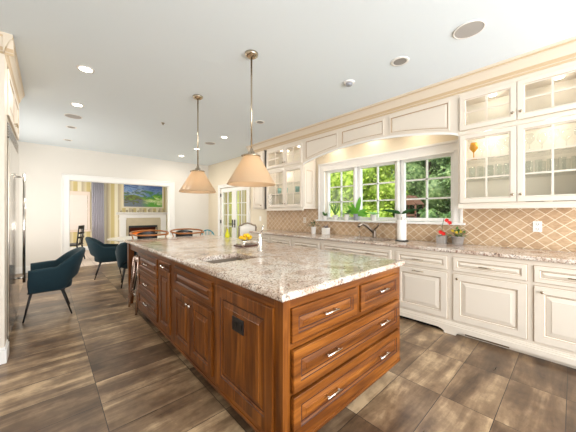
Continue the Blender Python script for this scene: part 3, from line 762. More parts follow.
# puck lamps in both tiers of both glass cabinets
for nm, yy, zz in (('lower tier, nearer door of the right cabinet', .14, 2.195), ('lower tier, farther door of the right cabinet', .66, 2.195), ('upper tier, nearer door of the right cabinet', .10, 2.635), ('upper tier, farther door of the right cabinet', .62, 2.635),
                   ('lower tier, right half of the small far cabinet', 3.70, 2.195), ('lower tier, left half of the small far cabinet', 4.22, 2.195), ('upper tier, right half of the small far cabinet', 3.70, 2.635), ('upper tier, left half of the small far cabinet', 4.22, 2.635)):
    mb = MB(); mb.lathe((XU+.17, yy, zz), [(.035, 0), (.035, .014), (.03, .0148)], 16)
    tag(mb.build('puck_light', lampon), 'round lit puck lamp in the '+nm, 'lamp', 'puck lamps in the glass cabinets')
    d = bpy.data.lights.new('puck', 'POINT'); d.energy = .9 if zz < 2.4 else .35; d.color = (1, .95, .88); d.shadow_soft_size = .03; o = bpy.data.objects.new('puck_glow', d); C.objects.link(o); o.location = (XU+.17, yy, zz-.04)
# glassware
def wineglass(x, y, z, s=1):
    mb = MB(); mb.lathe((x, y, z), [(.032*s, 0), (.03*s, .003), (.005*s, .006), (.004*s, .07*s), (.012*s, .08*s), (.034*s, .11*s), (.036*s, .13*s), (.028*s, .17*s)], 14)
    return mb
def tumbler(x, y, z, r=.032, h=.1):
    mb = MB(); mb.lathe((x, y, z), [(r*.85, 0), (r, h)], 14); return mb
zs = {'bottom': 1.42, 'middle': shl[1]+.009, 'top': shl[2]+.009}
ylists = {'l': [.80, .72, .63, .55, .47], 'r': [.31, .22, .13, .05, -.04]}
for door, ys in ylists.items():
    nm = 'farther' if door == 'l' else 'nearer'
    for k, y in enumerate(ys):
        if door == 'l' and k == 0: continue
        tag(wineglass(XU+.12+.06*(k % 2), y, zs['top'], 1.12).build('wine_glass', ware), 'clear wine glass on the top shelf behind the %s right-hand glass door' % nm, 'glass', 'wine glasses on the top shelf, %s door' % nm)
    for k, y in enumerate(ys):
        tag(tumbler(XU+.10+.07*(k % 2), y, zs['middle'], .032, .12).build('tumbler', ware), 'clear tumbler on the middle shelf behind the %s right-hand glass door' % nm, 'glass', 'tumblers on the middle shelf, %s door' % nm)
        tag(tumbler(XU+.24, y+.03, zs['middle'], .030, .15).build('tumbler', ware), 'tall clear tumbler at the back of the middle shelf, %s glass door' % nm, 'glass', 'tall tumblers behind, %s door' % nm)
tag(wineglass(XU+.13, .79, zs['top'], 1.15).build('goblet', amber), 'amber goblet on the top shelf at left in the right cabinet', 'goblet')
tag(MB().lathe((XU+.11, .77, zs['middle']+.001), [(.03, 0), (.036, .01), (.036, .05), (.03, .055)], 14).build('mug', dish), 'small brown mug on the middle shelf of the right cabinet', 'mug') if False else None
for k in range(4):
    tag(MB().lathe((XU+.15, .27, 1.42+k*.016), [(.05, 0), (.085, .012), (.088, .015), (.05, .004)], 20).build('bowl', dish), 'beige stoneware bowl, one of the nested stack on the cabinet floor', 'bowl', 'stacked bowls in the right cabinet')
tag(MB().box(XU+.09, XU+.22, -.10, .14, 1.42, 1.49).build('serving_tray', dishd, bevel=.006), 'dark serving tin on the bottom shelf at far right', 'tin')
# left upper cabinet contents
for k, y in enumerate((3.62, 3.75, 4.1, 4.3)):
    tag(tumbler(XU+.16, y, zs['middle'], .045, .13).build('vase', plain('pale_aqua_glass', (150, 190, 186), .2) if k == 0 else bpy.data.materials['pale_aqua_glass']), 'pale aqua jar %s' % ['at the right end', 'just right of the middle', 'just left of the middle', 'at the left end'][k]+' of the far cabinet middle shelf', 'jar', 'aqua jars in the far glass cabinet')
    tag(tumbler(XU+.16, y, zs['bottom'], .04, .1).build('cup', ceramic), 'white cup %s' % ['at the right end', 'just right of the middle', 'just left of the middle', 'at the left end'][k]+' of the far cabinet bottom shelf', 'cup', 'white cups in the far glass cabinet')

# outlets
def outlet(fr, u, v, label, mat, w=.072, h=.115, dark=False, name='wall_outlet', n0=.0, switch=False):
    t = thing(name, label, 'switch' if switch else 'outlet', fr.p(u, v-h/2, n0))
    mb = MB(); fbox(mb, fr, u-w/2, u+w/2, v-h/2, v+h/2, n0, n0+.006); mb.build('plate', mat, t, bevel=.002)
    dk = black if not dark else plain('outlet_slot', (8, 7, 7), .3)
    if switch:
        mb = MB(); fbox(mb, fr, u-.012, u+.012, v-.025, v+.025, n0+.006, n0+.011); mb.build('rocker', mat, t)
    else:
        for s_ in (-1, 1):
            mb = MB()
            if dark: fbox(mb, fr, u+s_*.03-.018, u+s_*.03+.018, v-.016, v+.016, n0+.006, n0+.009)
            else:
                fbox(mb, fr, u-.012, u-.008, v+s_*.026-.006, v+s_*.026+.006, n0+.006, n0+.0075); fbox(mb, fr, u+.008, u+.012, v+s_*.026-.006, v+s_*.026+.006, n0+.006, n0+.0075)
                fbox(mb, fr, u-.003, u+.003, v+s_*.026-.014, v+s_*.026-.009, n0+.006, n0+.0075)
            mb.build('socket', dk, t)
    return t
outlet(FR, .265, 1.165, 'white double outlet on the diamond tile at right', white, n0=.008)
outlet(FR, 3.72, 1.165, 'beige outlet on the diamond tile left of the window', cab, n0=.008)
outlet(FR, 5.25, 1.17, 'white light switch on the wall beside the french doors', white, switch=True, name='light_switch')
# wall below narrow cabinet
# ------------------------------------------------------------ paper towel, plants
t = thing('paper_towel_holder', 'white paper towel roll on a black based steel stand beside the sink', 'paper towel', (3.63, 1.62, .92))
MB().lathe((3.63, 1.62, .92), [(.085, 0), (.088, .006), (.085, .014), (.02, .016)], 28).build('base', black, t)
MB().lathe((3.63, 1.62, .936), [(.058, 0), (.06, .004), (.06, .272), (.058, .276), (.018, .276)], 28).build('roll', paper, t)
MB().tube([(3.63, 1.62, 1.21), (3.63, 1.62, 1.26)], .006, 8).build('rod', steel, t)
MB().tube([(3.63, 1.70, .93), (3.63, 1.70, 1.19), (3.63, 1.685, 1.20)], .005, 8).build('arm', steel, t)
def pot(x, y, z, r, h, mat, label, name='potted_plant', square=False):
    t = thing(name, label, 'plant', (x, y, z))
    if square:
        mb = MB(); q = r
        R4 = lambda a, zz: [(x-a, y-a, z+zz), (x+a, y-a, z+zz), (x+a, y+a, z+zz), (x-a, y+a, z+zz)]
        mb.loft([R4(q*.92, 0), R4(q, h), R4(q*.86, h), R4(q*.84, h*.85)], sm=False); mb.build('pot', mat, t, bevel=.003)
    else:
        MB().lathe((x, y, z), [(r*.74, 0), (r*.78, .004), (r, h*.93), (r*1.04, h*.94), (r*1.04, h), (r*.92, h), (r*.88, h*.86)], 22).build('pot', mat, t)
    MB().lathe((x, y, z+h*.8), [(r*.84, 0), (r*.84, h*.06)], 16).build('soil', soil, t)
    return t
rr = random.Random(3)
def fronds(t, x, y, z, n, L, w, mat, name='leaves', droop=.3, elev=(.3, 1.2), a0=None, r0=0.0):
    mb = MB()
    for k in range(n):
        a = (2*PI*k/n+rr.uniform(-.3, .3)) if a0 is None else a0[k]
        e = rr.uniform(*elev); mb.leaf((x+math.cos(a)*r0, y+math.sin(a)*r0, z), (math.cos(a)*math.cos(e), math.sin(a)*math.cos(e), math.sin(e)), L*rr.uniform(.75, 1.15), w, droop)
    return mb.build(name, mat, t, recalc=False)
def bush(t, x, y, z, r, n, mat, ls=.04, name='leaves', rz=1.0):
    mb = MB()
    for k in range(n):
        v = Vector((rr.gauss(0, 1), rr.gauss(0, 1), abs(rr.gauss(0, 1))*rz)).normalized()*r*rr.uniform(.35, 1)
        b_ = Vector((x, y, z))+v
        mb.leaf(b_, (v.x+rr.uniform(-.05, .05), v.y+rr.uniform(-.05, .05), v.z*.6+rr.uniform(-.02, .04)), ls, ls*.55, .3, n=2)
    mb2 = mb
    for k in range(7):
        v = Vector((rr.gauss(0, 1), rr.gauss(0, 1), abs(rr.gauss(0, 1))+.5)).normalized()*r*.8
        mb.tube([(x, y, z-.01), (x+v.x, y+v.y, z+v.z)], .0018, 4)
    return mb.build(name, mat, t, recalc=False)
SZ = 1.185
# five sill pots, far to near
t = pot(3.84, 3.17, SZ, .045, .075, ceramic, 'white pot of grey-green succulent at the far end of the sill'); fronds(t, 3.84, 3.17, SZ+.06, 12, .15, .03, leafm, elev=(.3, 1.3))
t = pot(3.84, 2.925, SZ, .05, .09, ceramic, 'white pot with tall thin stems, second from the far end of the sill'); fronds(t, 3.84, 2.925, SZ+.07, 12, .30, .022, leafm, elev=(.8, 1.5), droop=.1)
t = pot(3.84, 2.68, SZ, .05, .10, ceramic, 'white pot of sprawling leaves, just left of the big-leaved plant'); fronds(t, 3.84, 2.68, SZ+.08, 13, .24, .045, leafm, elev=(.2, 1.3), droop=.4)
t = pot(3.84, 2.49, SZ, .046, .11, greypot, 'grey pot with large bright green paddle leaves on the sill')
mb = MB()
for (dy, dx, dz, L, w_) in ((-.22, 0, 1, .29, .07), (.7, -.1, .95, .2, .05), (-1.0, -.1, .62, .2, .055), (1, .1, .5, .2, .05), (-.8, -.2, .1, .2, .05), (.15, -.3, 1, .19, .05), (.5, .1, 1.2, .22, .05), (-.9, .2, .3, .18, .045)):
    mb.leaf((3.84, 2.49, SZ+.09), (dx, dy, dz), L*1.35, w_*1.25, .18, up=(1, 0, 0))
mb.build('leaves', leafb, t, recalc=False)
t = pot(3.84, 2.17, SZ, .05, .10, ceramic, 'white pot with light trailing leaves, right of the big-leaved plant'); fronds(t, 3.84, 2.17, SZ+.08, 11, .21, .06, leafb, elev=(.1, 1.2))
t = pot(3.825, 1.72, SZ, .062, .11, ceramic, 'white pot with dark arching strap leaves behind the paper towel')
mb = MB()
for (dy, L) in ((1, .26), (-1, .28), (.9, .2), (-.9, .22), (.5, .12)):
    mb.leaf((3.825, 1.72, SZ+.10), (-.3, dy, .62), L*1.25, .05, .32, up=(1, 0, 0))
mb.build('leaves', leafd, t, recalc=False)
# counter plants
t = pot(3.66, 3.29, .92, .05, .13, ceramic, 'white round pot with dark foliage on the worktop left of the window'); bush(t, 3.66, 3.29, 1.06, .11, 70, leafd, .05)
t = pot(3.74, 3.06, .92, .056, .12, ceramic, 'white square pot with a dark purple tuft on the worktop left of the sink', square=True); bush(t, 3.74, 3.06, 1.04, .055, 40, plain('purple_grey_leaf', (96, 96, 120), .6), .035)
t = pot(3.765, 1.16, .92, .053, .10, stonepot, 'square grey stone pot with a red orchid on the worktop', square=True)
mb = MB(); mb.tube([(3.765, 1.16, 1.0), (3.76, 1.15, 1.15), (3.74, 1.12, 1.26), (3.70, 1.06, 1.31)], .003, 6)
for k in range(6): mb.leaf((3.765, 1.16, 1.01), (math.cos(k), math.sin(k), .5), .09, .03, .5)
mb.build('leaves', leafd, t, recalc=False)
mb = MB()
for (x, y, z) in ((3.70, 1.08, 1.22), (3.71, 1.05, 1.19), (3.70, 1.15, 1.07), (3.71, 1.12, 1.05)):
    for k in range(5):
        a = k*2*PI/5; mb.leaf((x, y, z), (-.35, math.cos(a), math.sin(a)), .030, .024, .1, up=(1, 0, 0), n=3)
mb.build('petals', redp, t, recalc=False)['kind'] = 'stuff'
t = pot(3.785, .985, .92, .072, .095, stonepot, 'wide round grey stone pot of yellow-green leaves beside the red orchid'); bush(t, 3.785, .985, 1.02, .09, 60, leafm, .05)
mb = MB()
for k in range(6):
    a = k*1.1; c = (3.77+.04*math.cos(a), .99+.05*math.sin(a), 1.07+.01*(k % 3))
    for q in range(5): mb.leaf(c, (-.3, math.cos(q*1.256), math.sin(q*1.256)), .02, .016, 0, up=(1, 0, 0), n=2)
mb.build('petals', yelp, t, recalc=False)

# ------------------------------------------------------------ ISLAND
IX0, IX1, IY0, IY1 = .85, 2.125, .965, 3.745
il = thing('kitchen_island', 'large cherry wood kitchen island with drawers and raised panels', 'kitchen island', (1.49, 2.6, 0))
FL = Fr((IX0, 0, 0), (0, 1, 0), (-1, 0, 0)); FI = Fr((0, IY0, 0), (1, 0, 0), (0, -1, 0))
mb = MB()
mb.box(IX0+.02, IX0+.06, IY0+.02, IY1, .12, .88); mb.box(IX1-.06, IX1-.02, IY0+.02, IY1, .12, .88)
mb.box(IX0+.06, IX1-.06, IY0+.02, IY0+.06, .12, .88); mb.box(IX0+.06, IX1-.06, IY1-.04, IY1, .12, .88); mb.box(IX0+.06, IX1-.06, IY0+.06, IY1-.04, .12, .16)
mb.build('carcass', wood_v, il)
# face frame left: uprights & rails
mb = MB()
for (a, b_) in ((IY0, 1.03), (1.645, 1.70), (2.445, 2.55), (2.875, 2.94), (3.71, IY1)):
    mb = MB(); fbox(mb, FL, a, b_, .12, .88, -.02, 0); mb.build('stile', wood_v, il)
for (a, b_) in ((1.03, 1.645), (1.70, 2.445), (2.55, 2.875), (2.94, 3.71)):
    for (v0, v1) in ((.825, .88), (.12, .165)):
        mb = MB(); fbox(mb, FL, a, b_, v0, v1, -.02, 0); mb.build('rail', wood_h, il)
mb = MB(); fbox(mb, FL, 1.70, 2.445, .62, .655, -.02, 0); mb.build('rail', wood_h, il)
# end panel with outlet
mb = MB(); raised(mb, FL, 1.032, 1.643, .165, .825, .07, .02, n0=-.006); ep = mb.build('end_panel', [wood_v, wood_gl], il)
# sink cabinet: false drawer + two doors
mb = MB(); raised(mb, FL, 1.702, 2.443, .655, .825, .04, .02, n0=-.006); mb.build('false_drawer', [wood_h, wood_gl], il)
for (a, b_, s_) in ((1.702, 2.07, 1), (2.075, 2.443, -1)):
    mb = MB(); raised(mb, FL, a, b_, .167, .62, .055, .02, n0=-.006); d = mb.build('door', [wood_v, wood_gl], il)
    cup_knob(FL, (b_ if s_ > 0 else a)-s_*.025, .575, .013, d, chrome)
# narrow pull out
mb = MB(); raised(mb, FL, 2.552, 2.873, .167, .745, .055, .02, n0=-.006); d = mb.build('door', [wood_v, wood_gl], il)
mb = MB(); raised(mb, FL, 2.552, 2.873, .75, .825, .02, .02, n0=-.006); d = mb.build('drawer', [wood_h, wood_gl], il); bar_handle(FL, 2.71, .787, .012, .13, d, chrome)
# three drawers
for (v0, v1) in ((.615, .825), (.37, .61), (.165, .365)):
    mb = MB(); raised(mb, FL, 2.942, 3.708, v0, v1, .045, .02, n0=-.006); d = mb.build('drawer', [wood_h, wood_gl], il); bar_handle(FL, 3.325, (v0+v1)/2, .012, .15, d, chrome)
# front (drawer) face
for (a, b_, v0, v1) in ((IX0+.02, .90, .12, .88), (2.075, IX1, .12, .88), (1.482, 1.528, .65, .83)):
    mb = MB(); fbox(mb, FI, a, b_, v0, v1, -.02, 0); mb.build('stile', wood_v, il)
for (v0, v1) in ((.83, .88), (.62, .65), (.12, .165), (.385, .40)):
    mb = MB(); fbox(mb, FI, .90, 2.075, v0, v1, -.02, 0); mb.build('rail', wood_h, il)
for (a, b_) in ((.902, 1.48), (1.53, 2.073)):
    mb = MB(); raised(mb, FI, a, b_, .652, .828, .042, .02, n0=-.006); d = mb.build('drawer', [wood_h, wood_gl], il); bar_handle(FI, (a+b_)/2, .75, .012, .13, d, chrome)
for (v0, v1) in ((.402, .618), (.167, .383)):
    mb = MB(); raised(mb, FI, .902, 2.073, v0, v1, .05, .02, n0=.004); d = mb.build('drawer', [wood_h, wood_gl], il)
    for u in (1.20, 1.79): bar_handle(FI, u, (v0+v1)/2+.01, .022, .13, d, chrome)
# base moulding, toe, feet
mb = MB(); mb.box(IX0-.004, IX1+.004, IY0-.004, IY1, .10, .125); mb.build('base_rail', wood_h, il, bevel=.003)
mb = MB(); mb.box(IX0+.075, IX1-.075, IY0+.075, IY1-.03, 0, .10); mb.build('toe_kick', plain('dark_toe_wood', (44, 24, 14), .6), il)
# far end: leg posts and apron under overhang
for (x, y) in ((IX0+.0, 4.31), (IX1-.07, 4.31)):
    mb = MB(); R4 = lambda a, z: [(x+.035-a, y+.035-a, z), (x+.035+a, y+.035-a, z), (x+.035+a, y+.035+a, z), (x+.035-a, y+.035+a, z)]
    mb.loft([R4(.026, 0), R4(.032, .1), R4(.024, .12), R4(.035, .6), R4(.035, .88)], sm=False); mb.build('leg', wood_v, il)
mb = MB(); mb.box(IX0+.02, IX0+.045, IY1, 4.31, .79, .88).box(IX1-.045, IX1-.02, IY1, 4.31, .79, .88).box(IX0+.07, IX1-.07, 4.34, 4.365, .79, .88); mb.build('apron', wood_h, il)
o = outlet(FL, 1.355, .64, 'black', black, w=.125, h=.085, dark=True, name='outlet', n0=.0125)
o.parent = ep; o.location = Vector(o.location)-ORG[ep.name]; del o['category']; o['label'] = 'dark bronze outlet plate'
# flatten: the outlet's pieces hang directly on the panel
for ch in list(o.children): ch.parent = ep; ch.location = ch.location+o.location
bpy.data.objects.remove(o)
IS = (.935, 1.36, 1.87, 2.215)
tag(slab(.82, 2.155, .935, 4.415, .88, .92, IS).build('island_worktop', granite), 'thick speckled cream granite slab on the island', 'worktop')
sink('bar_sink', 'small square stainless sink set in the island', IS[0], IS[1], IS[2], IS[3], .879, .17)
t = thing('faucet', 'short chrome faucet beside the island sink', 'faucet', (1.60, 2.17, .92))
MB().lathe((1.60, 2.17, .92), [(.03, 0), (.03, .006), (.023, .012), (.021, .10), (.019, .16), (.012, .175)], 18).build('body', chrome, t)
MB().tube([(1.59, 2.17, 1.0), (1.54, 2.15, 1.02), (1.46, 2.13, 1.035), (1.37, 2.11, 1.03), (1.35, 2.105, 1.0)], [.014, .014, .013, .014, .013], 12).build('spout', chrome, t)
MB().tube([(1.60, 2.17, 1.085), (1.615, 2.15, 1.14), (1.62, 2.14, 1.19)], [.01, .008, .006], 8).build('lever', chrome, t)
# board, bowl with lemons, bottle on island
BX, BY = 1.725, 2.62
t = thing('cutting_board', 'dark wooden board under the lemon bowl on the island', 'board', (BX, BY, .92))
MB().box(BX-.12, BX+.12, BY-.08, BY+.08, .92, .938).build('board', walnut, t, bevel=.004)
for s_ in (-1, 1): MB().tube([(BX+s_*.105, BY-.04, .937), (BX+s_*.105, BY-.04, .95), (BX+s_*.105, BY+.04, .95), (BX+s_*.105, BY+.04, .937)], .005, 6).build('handle', nickel, t)
bw = MB().lathe((BX, BY, .938), [(.045, 0), (.045, .004), (.01, .01), (.01, .022), (.04, .034), (.082, .066), (.080, .068), (.036, .038), (.008, .034)], 26).build('fruit_bowl', ware)
tag(bw, 'clear footed glass bowl holding the lemons', 'bowl')
lm = [(-.045, -.02, 0), (.04, -.03, 0), (0, .045, 0), (-.02, 0, .052), (.05, .03, .05), (.005, -.05, .05), (.085, 0, .02), (-.08, .02, .02)]
names = ['at the lower left', 'at the lower front', 'at the lower back', 'topmost', 'at the upper right', 'at the upper front', 'at the right rim', 'at the left rim']
L0 = None
for k, (dx, dy, dz) in enumerate(lm):
    if L0 is None:
        L0 = thing('lemon', '', 'lemon', (0, 0, 0), 'lemons in the glass bowl')
        mb = MB(); mb.loft([[(x_, r_*math.cos(2*PI*j/12), r_*math.sin(2*PI*j/12)) for j in range(12)] for x_, r_ in ((-.038, .004), (-.032, .01), (-.022, .022), (0, .029), (.022, .022), (.032, .01), (.038, .004))]); mb.build('rind', lemon, L0)
        o = L0
    else: o = copy_tree(L0)
    o.location = (BX+dx*.72, BY+dy*.72, 1.008+dz*.72); o.scale = (.8, .8, .8); o.rotation_euler = (0, .2, k*1.3); o['label'] = 'yellow lemon %s of the bowl heap on the island' % names[k]
t = thing('bottle', 'yellow-green slender bottle near the far right edge of the island', 'bottle', (2.10, 3.72, .92))
MB().lathe((2.10, 3.72, .92), [(.03, 0), (.036, .008), (.038, .03), (.032, .06), (.016, .1), (.012, .12)], 18).build('body', yelb, t)
MB().lathe((2.10, 3.72, 1.04), [(.014, 0), (.014, .02), (.006, .022)], 12).build('cap', yelb, t)

# ------------------------------------------------------------ left: tall cabinet & fridge
FXL = Fr((-.27, 0, 0), (0, 1, 0), (1, 0, 0))
t = thing('tall_cabinet', 'tall cream cabinet surround framing the refrigerator at left', 'cabinet', (-.6, 4.1, 0))
mb = MB(); mb.box(LW+.001, -.28, 3.36, 3.55, 0, 2.70); mb.box(LW+.001, -.29, 4.77, 4.82, 0, 2.70); mb.box(LW+.001, -.29, 3.55, 4.77, 2.20, 2.70)
mb.build('carcass', cab, t)
mb = MB(); raised(mb, Fr((0, 3.36, 0), (1, 0, 0), (0, -1, 0)), -.90, -.31, .2, 2.6, .07, .015); mb.build('side_panel', [cab, cabg], t)
mb = MB(); F2 = Fr((-.29, 0, 0), (0, 1, 0), (1, 0, 0)); raised(mb, F2, 3.58, 4.16, 2.23, 2.66, .06, .02); d = mb.build('door', [cab, cabg], t); cup_knob(F2, 4.12, 2.28, .018, d)
mb = MB(); raised(mb, F2, 4.17, 4.76, 2.23, 2.66, .06, .02); d = mb.build('door', [cab, cabg], t); cup_knob(F2, 4.21, 2.28, .018, d)
mb = MB(); mb.box(LW+.001, -.265, 3.34, 3.55, 0, .12).box(LW+.001, -.272, 3.348, 3.55, .12, .14); mb.build('plinth', white, t, bevel=.004)
mb = MB(); pr = [(a, z) for a, z in prof]
mb.prism([(-.285+a*.5, z) for a, z in pr], 'y', 3.30, 4.86); mb.prism([(3.36-a*.5, z) for a, z in pr], 'x', LW, -.224)
glaze(mb, 0, len(prof)); struct(mb.build('trim_8', [crownm, crowng]))
t = thing('refrigerator', 'built-in stainless steel refrigerator at the left edge', 'refrigerator', (-.6, 4.27, 0))
mb = MB(); mb.box(LW+.002, -.30, 3.555, 4.765, .1, 2.19); mb.build('body', darkhole, t)
mb = MB(); mb.box(-.30, -.268, 3.60, 4.755, .12, 2.02); mb.build('door', plain('polished_steel_door', (200, 194, 184), .12, 1), t, bevel=.004)
mb = MB()
for k in range(6): mb.box(-.30, -.275, 3.60, 4.75, 2.035+k*.024, 2.05+k*.024)
mb.build('vent_grille', steel, t)
mb = MB(); mb.box(-.45, -.33, 3.58, 4.75, 0, .1); mb.build('toe_kick', black, t)
mb = MB(); mb.tube([(-.222, 4.66, .44), (-.222, 4.66, 1.80)], .014, 12)
for z in (.5, 1.76): mb.tube([(-.27, 4.66, z), (-.222, 4.66, z)], .012, 10)
mb.build('handle', chrome, t)

# ------------------------------------------------------------ ceiling fixtures
def downlight(x, y, lit, label, r=.078):
    t = thing('recessed_downlight', label, 'ceiling light', (x, y, CE-.006), 'recessed lights in the kitchen ceiling')
    MB().lathe((x, y, CE-.007), [(r*.72, .002), (r*.75, 0), (r, .001), (r*1.03, .0065), (r*.7, .0065)], 28, caps=False).build('trim_ring', white, t)
    MB().lathe((x, y, CE-.006), [(r*.73, 0), (r*.73, .0055)], 24).build('lens', lampon if lit else baffle, t)
    if lit: area('downlight_glow', (x, y, CE-.012), .1, .1, 8, (1, .92, .8), shape='DISK')
downlight(.30, 3.55, True, 'lit recessed light nearest the camera on the left side of the ceiling')
downlight(.31, 4.80, True, 'second lit recessed light along the left side of the ceiling')
downlight(.31, 6.12, False, 'unlit small recessed fitting just beyond the left ceiling speaker')
downlight(.31, 7.25, False, 'unlit recessed fitting nearest the far wall on the left')
downlight(2.65, 4.82, True, 'lit recessed light right of the farther pendant')
downlight(2.65, 6.15, True, 'lit recessed light seen behind the farther pendant rod')
downlight(2.67, 7.20, True, 'lit recessed light nearest the far wall, left of the farther pendant rod')
downlight(2.66, 3.61, False, 'unlit recessed light just right of the nearer pendant rod')
downlight(2.65, 1.20, False, 'unlit recessed light between smoke detector and large speaker', .085)
def speaker(x, y, r, label):
    t = thing('ceiling_speaker', label, 'speaker', (x, y, CE-.008), 'round speakers in the ceiling')
    MB().lathe((x, y, CE-.009), [(r*.9, .003), (r*.92, 0), (r, .002), (r*1.01, .0085), (r*.88, .0085)], 32, caps=False).build('rim', white, t)
    MB().lathe((x, y, CE-.007), [(r*.91, 0), (r*.91, .0065)], 32).build('grille', grille, t)
speaker(2.62, .60, .115, 'large round grey speaker near the window cabinets, upper right')
speaker(.30, 5.41, .115, 'round grey speaker in line with the lit lights at left')
speaker(2.65, 5.45, .115, 'round grey speaker between the lights behind the pendants')
t = thing('smoke_detector', 'white domed smoke detector on the ceiling', 'smoke detector', (2.63, 1.80, CE-.045))
MB().lathe((2.63, 1.80, CE-.016), [(.05, 0), (.062, .002), (.065, .0155)], 26).build('base', white, t)
MB().lathe((2.63, 1.80, CE-.045), [(.02, 0), (.034, .004), (.04, .016), (.042, .029)], 24).build('dome', greypot, t)
t = thing('ceiling_sensor', 'tiny nickel sprinkler head on the ceiling left of the farther pendant', 'sprinkler', (1.46, 4.78, CE-.03))
MB().lathe((1.46, 4.78, CE-.008), [(.022, 0), (.03, .0075)], 18).build('plate', nickel, t)
MB().lathe((1.46, 4.78, CE-.03), [(.014, 0), (.015, .004), (.006, .006), (.006, .022)], 14).build('nozzle', nickel, t)
def pendant(x, y, label):
    t = thing('pendant_lamp', label, 'pendant lamp', (x, y, 1.58), 'pendant lamps over the island')
    MB().lathe((x, y, CE-.03), [(.02, -.012), (.05, 0), (.062, .012), (.066, .0295)], 28).build('canopy', nickel, t)
    MB().tube([(x, y, 1.93), (x, y, CE-.03)], .0085, 12).build('rod', nickel, t)
    MB().lathe((x, y, 1.855), [(.08, 0), (.088, .004), (.086, .016), (.055, .02), (.038, .03), (.03, .05), (.018, .058), (.016, .078), (.009, .084)], 26).build('fitter', nickel, t)
    for k in range(3):
        a = k*2.094+.5; MB().ball((x+.09*math.cos(a), y+.09*math.sin(a), 1.864), .010, n=8, m=5).build('thumb_screw', nickel, t)
    pr = [(.066, .285), (.078, .272), (.135, .175), (.19, .08), (.228, .02), (.236, .004), (.234, 0), (.229, .002), (.222, .02), (.185, .08), (.13, .175), (.073, .268), (.062, .28)]
    MB().lathe((x, y, 1.585), pr, 48, caps=False).build('shade', shade_m, t)
    MB().lathe((x, y, 1.70), [(.02, .10), (.02, .08), (.035, .05), (.042, .02), (.03, -.01), (.01, -.018)], 16).build('bulb', lampon, t)
    d = bpy.data.lights.new('bulb', 'POINT'); d.energy = 1.4; d.color = (1, .94, .86); d.shadow_soft_size = .05
    o = bpy.data.objects.new('bulb_glow', d); C.objects.link(o); o.location = (x, y, 1.66)
pendant(1.46, 2.12, 'nearer amber glass cone pendant lamp over the island')
pendant(1.47, 3.38, 'farther amber glass cone pendant lamp over the island')

# ------------------------------------------------------------ chairs
def armchair():
    t = thing('armchair', '', 'chair', (0, 0, 0), 'teal velvet armchairs')
    # faces +X; back at -X
    mb = MB(); rings = []; N_ = 36
    for k in range(N_+1):
        s_ = -1+2*k/N_; a = s_*PI*.5      # angle from -X axis
        # plan: U shape
        if abs(s_) < .62:
            th = s_/.62*PI/2; cx_ = -.02-.235*abs(math.cos(th))**.8; cy_ = .27*math.copysign(abs(math.sin(th))**.8, th)
        else:
            q = (abs(s_)-.62)/.38; cx_ = -.02+.19*q; cy_ = math.copysign(.27+.01*q, s_)
        b_ = max(0, 1-(abs(s_)/.55)**2.2)
        top = .635+.185*b_+ (-.015*max(0, (abs(s_)-.62)/.38)); bot = .34+.13*max(0, 1-(abs(s_)/.40)**4)
        nx, ny = cx_+.02, cy_; ln = math.hypot(nx, ny) or 1
        if abs(s_) >= .62: nx, ny, ln = 0, math.copysign(1, s_), 1
        nx, ny = nx/ln, ny/ln
        fl = .055+.05*b_; th_ = .026
        ring = []
        for (w_, z_) in ((-.6, 0), (.6, 0), (1, .06), (1, .5), (1.15, .9), (.7, .99), (0, 1.02), (-.8, .985), (-1.2, .9), (-1, .5), (-1, .06)):
            zz = bot+(top-bot)*z_; off = fl*((zz-.36)/.4)+w_*th_
            ring.append((cx_+nx*off, cy_+ny*off, zz))
        rings.append(ring)
    mb.loft(rings); mb.build('back_shell', teal, t)
    mb = MB(); rg = []
    for z, sc in ((.335, .9), (.345, .97), (.40, 1.0), (.45, 1.0), (.475, .96), (.485, .85)):
        rg.append([(-.03+.22*sc*math.copysign(abs(math.cos(a))**.6, math.cos(a)), .262*sc*math.copysign(abs(math.sin(a))**.6, math.sin(a)), z) for a in [2*PI*j/28 for j in range(28)]])
    mb.loft(rg); mb.build('seat', tealin, t)
    mb = MB(); mb.box(-.17, .18, -.2, .2, .318, .338); mb.build('seat_frame', black, t)
    for sx, sy in ((1, 1), (1, -1), (-1, 1), (-1, -1)):
        x0 = .15 if sx > 0 else -.14; x1 = .215 if sx > 0 else -.235
        mb = MB(); mb.tube([(x0-sx*.03, sy*.17, .33), (x0, sy*.19, .315), (x1, sy*.245, .0)], [.013, .014, .008], 10); mb.build('leg', black, t)
    return t
A = armchair(); place(A, (-.005, 4.67, 0), PI); A['label'] = 'teal velvet armchair in front of the refrigerator'; A['group'] = 'teal velvet armchairs'
dup(A, (.94, 6.55, 0), math.radians(-8), 'teal velvet armchair on the left side of the round table')
dup(A, (1.22, 5.50, 0), math.radians(80), 'teal velvet armchair half hidden behind the island corner leg')
# round table
t = thing('pedestal_table', 'round white-topped pedestal dining table', 'table', (1.62, 6.78, 0))
MB().lathe((1.62, 6.78, .715), [(.62, 0), (.67, .012), (.68, .02), (.675, .026)], 56).build('table_top', marble, t)
MB().lathe((1.62, 6.78, 0), [(.27, 0), (.27, .006), (.2, .02), (.06, .08), (.04, .2), (.035, .45), (.05, .6), (.1, .7), (.14, .715)], 36).build('pedestal', white, t)
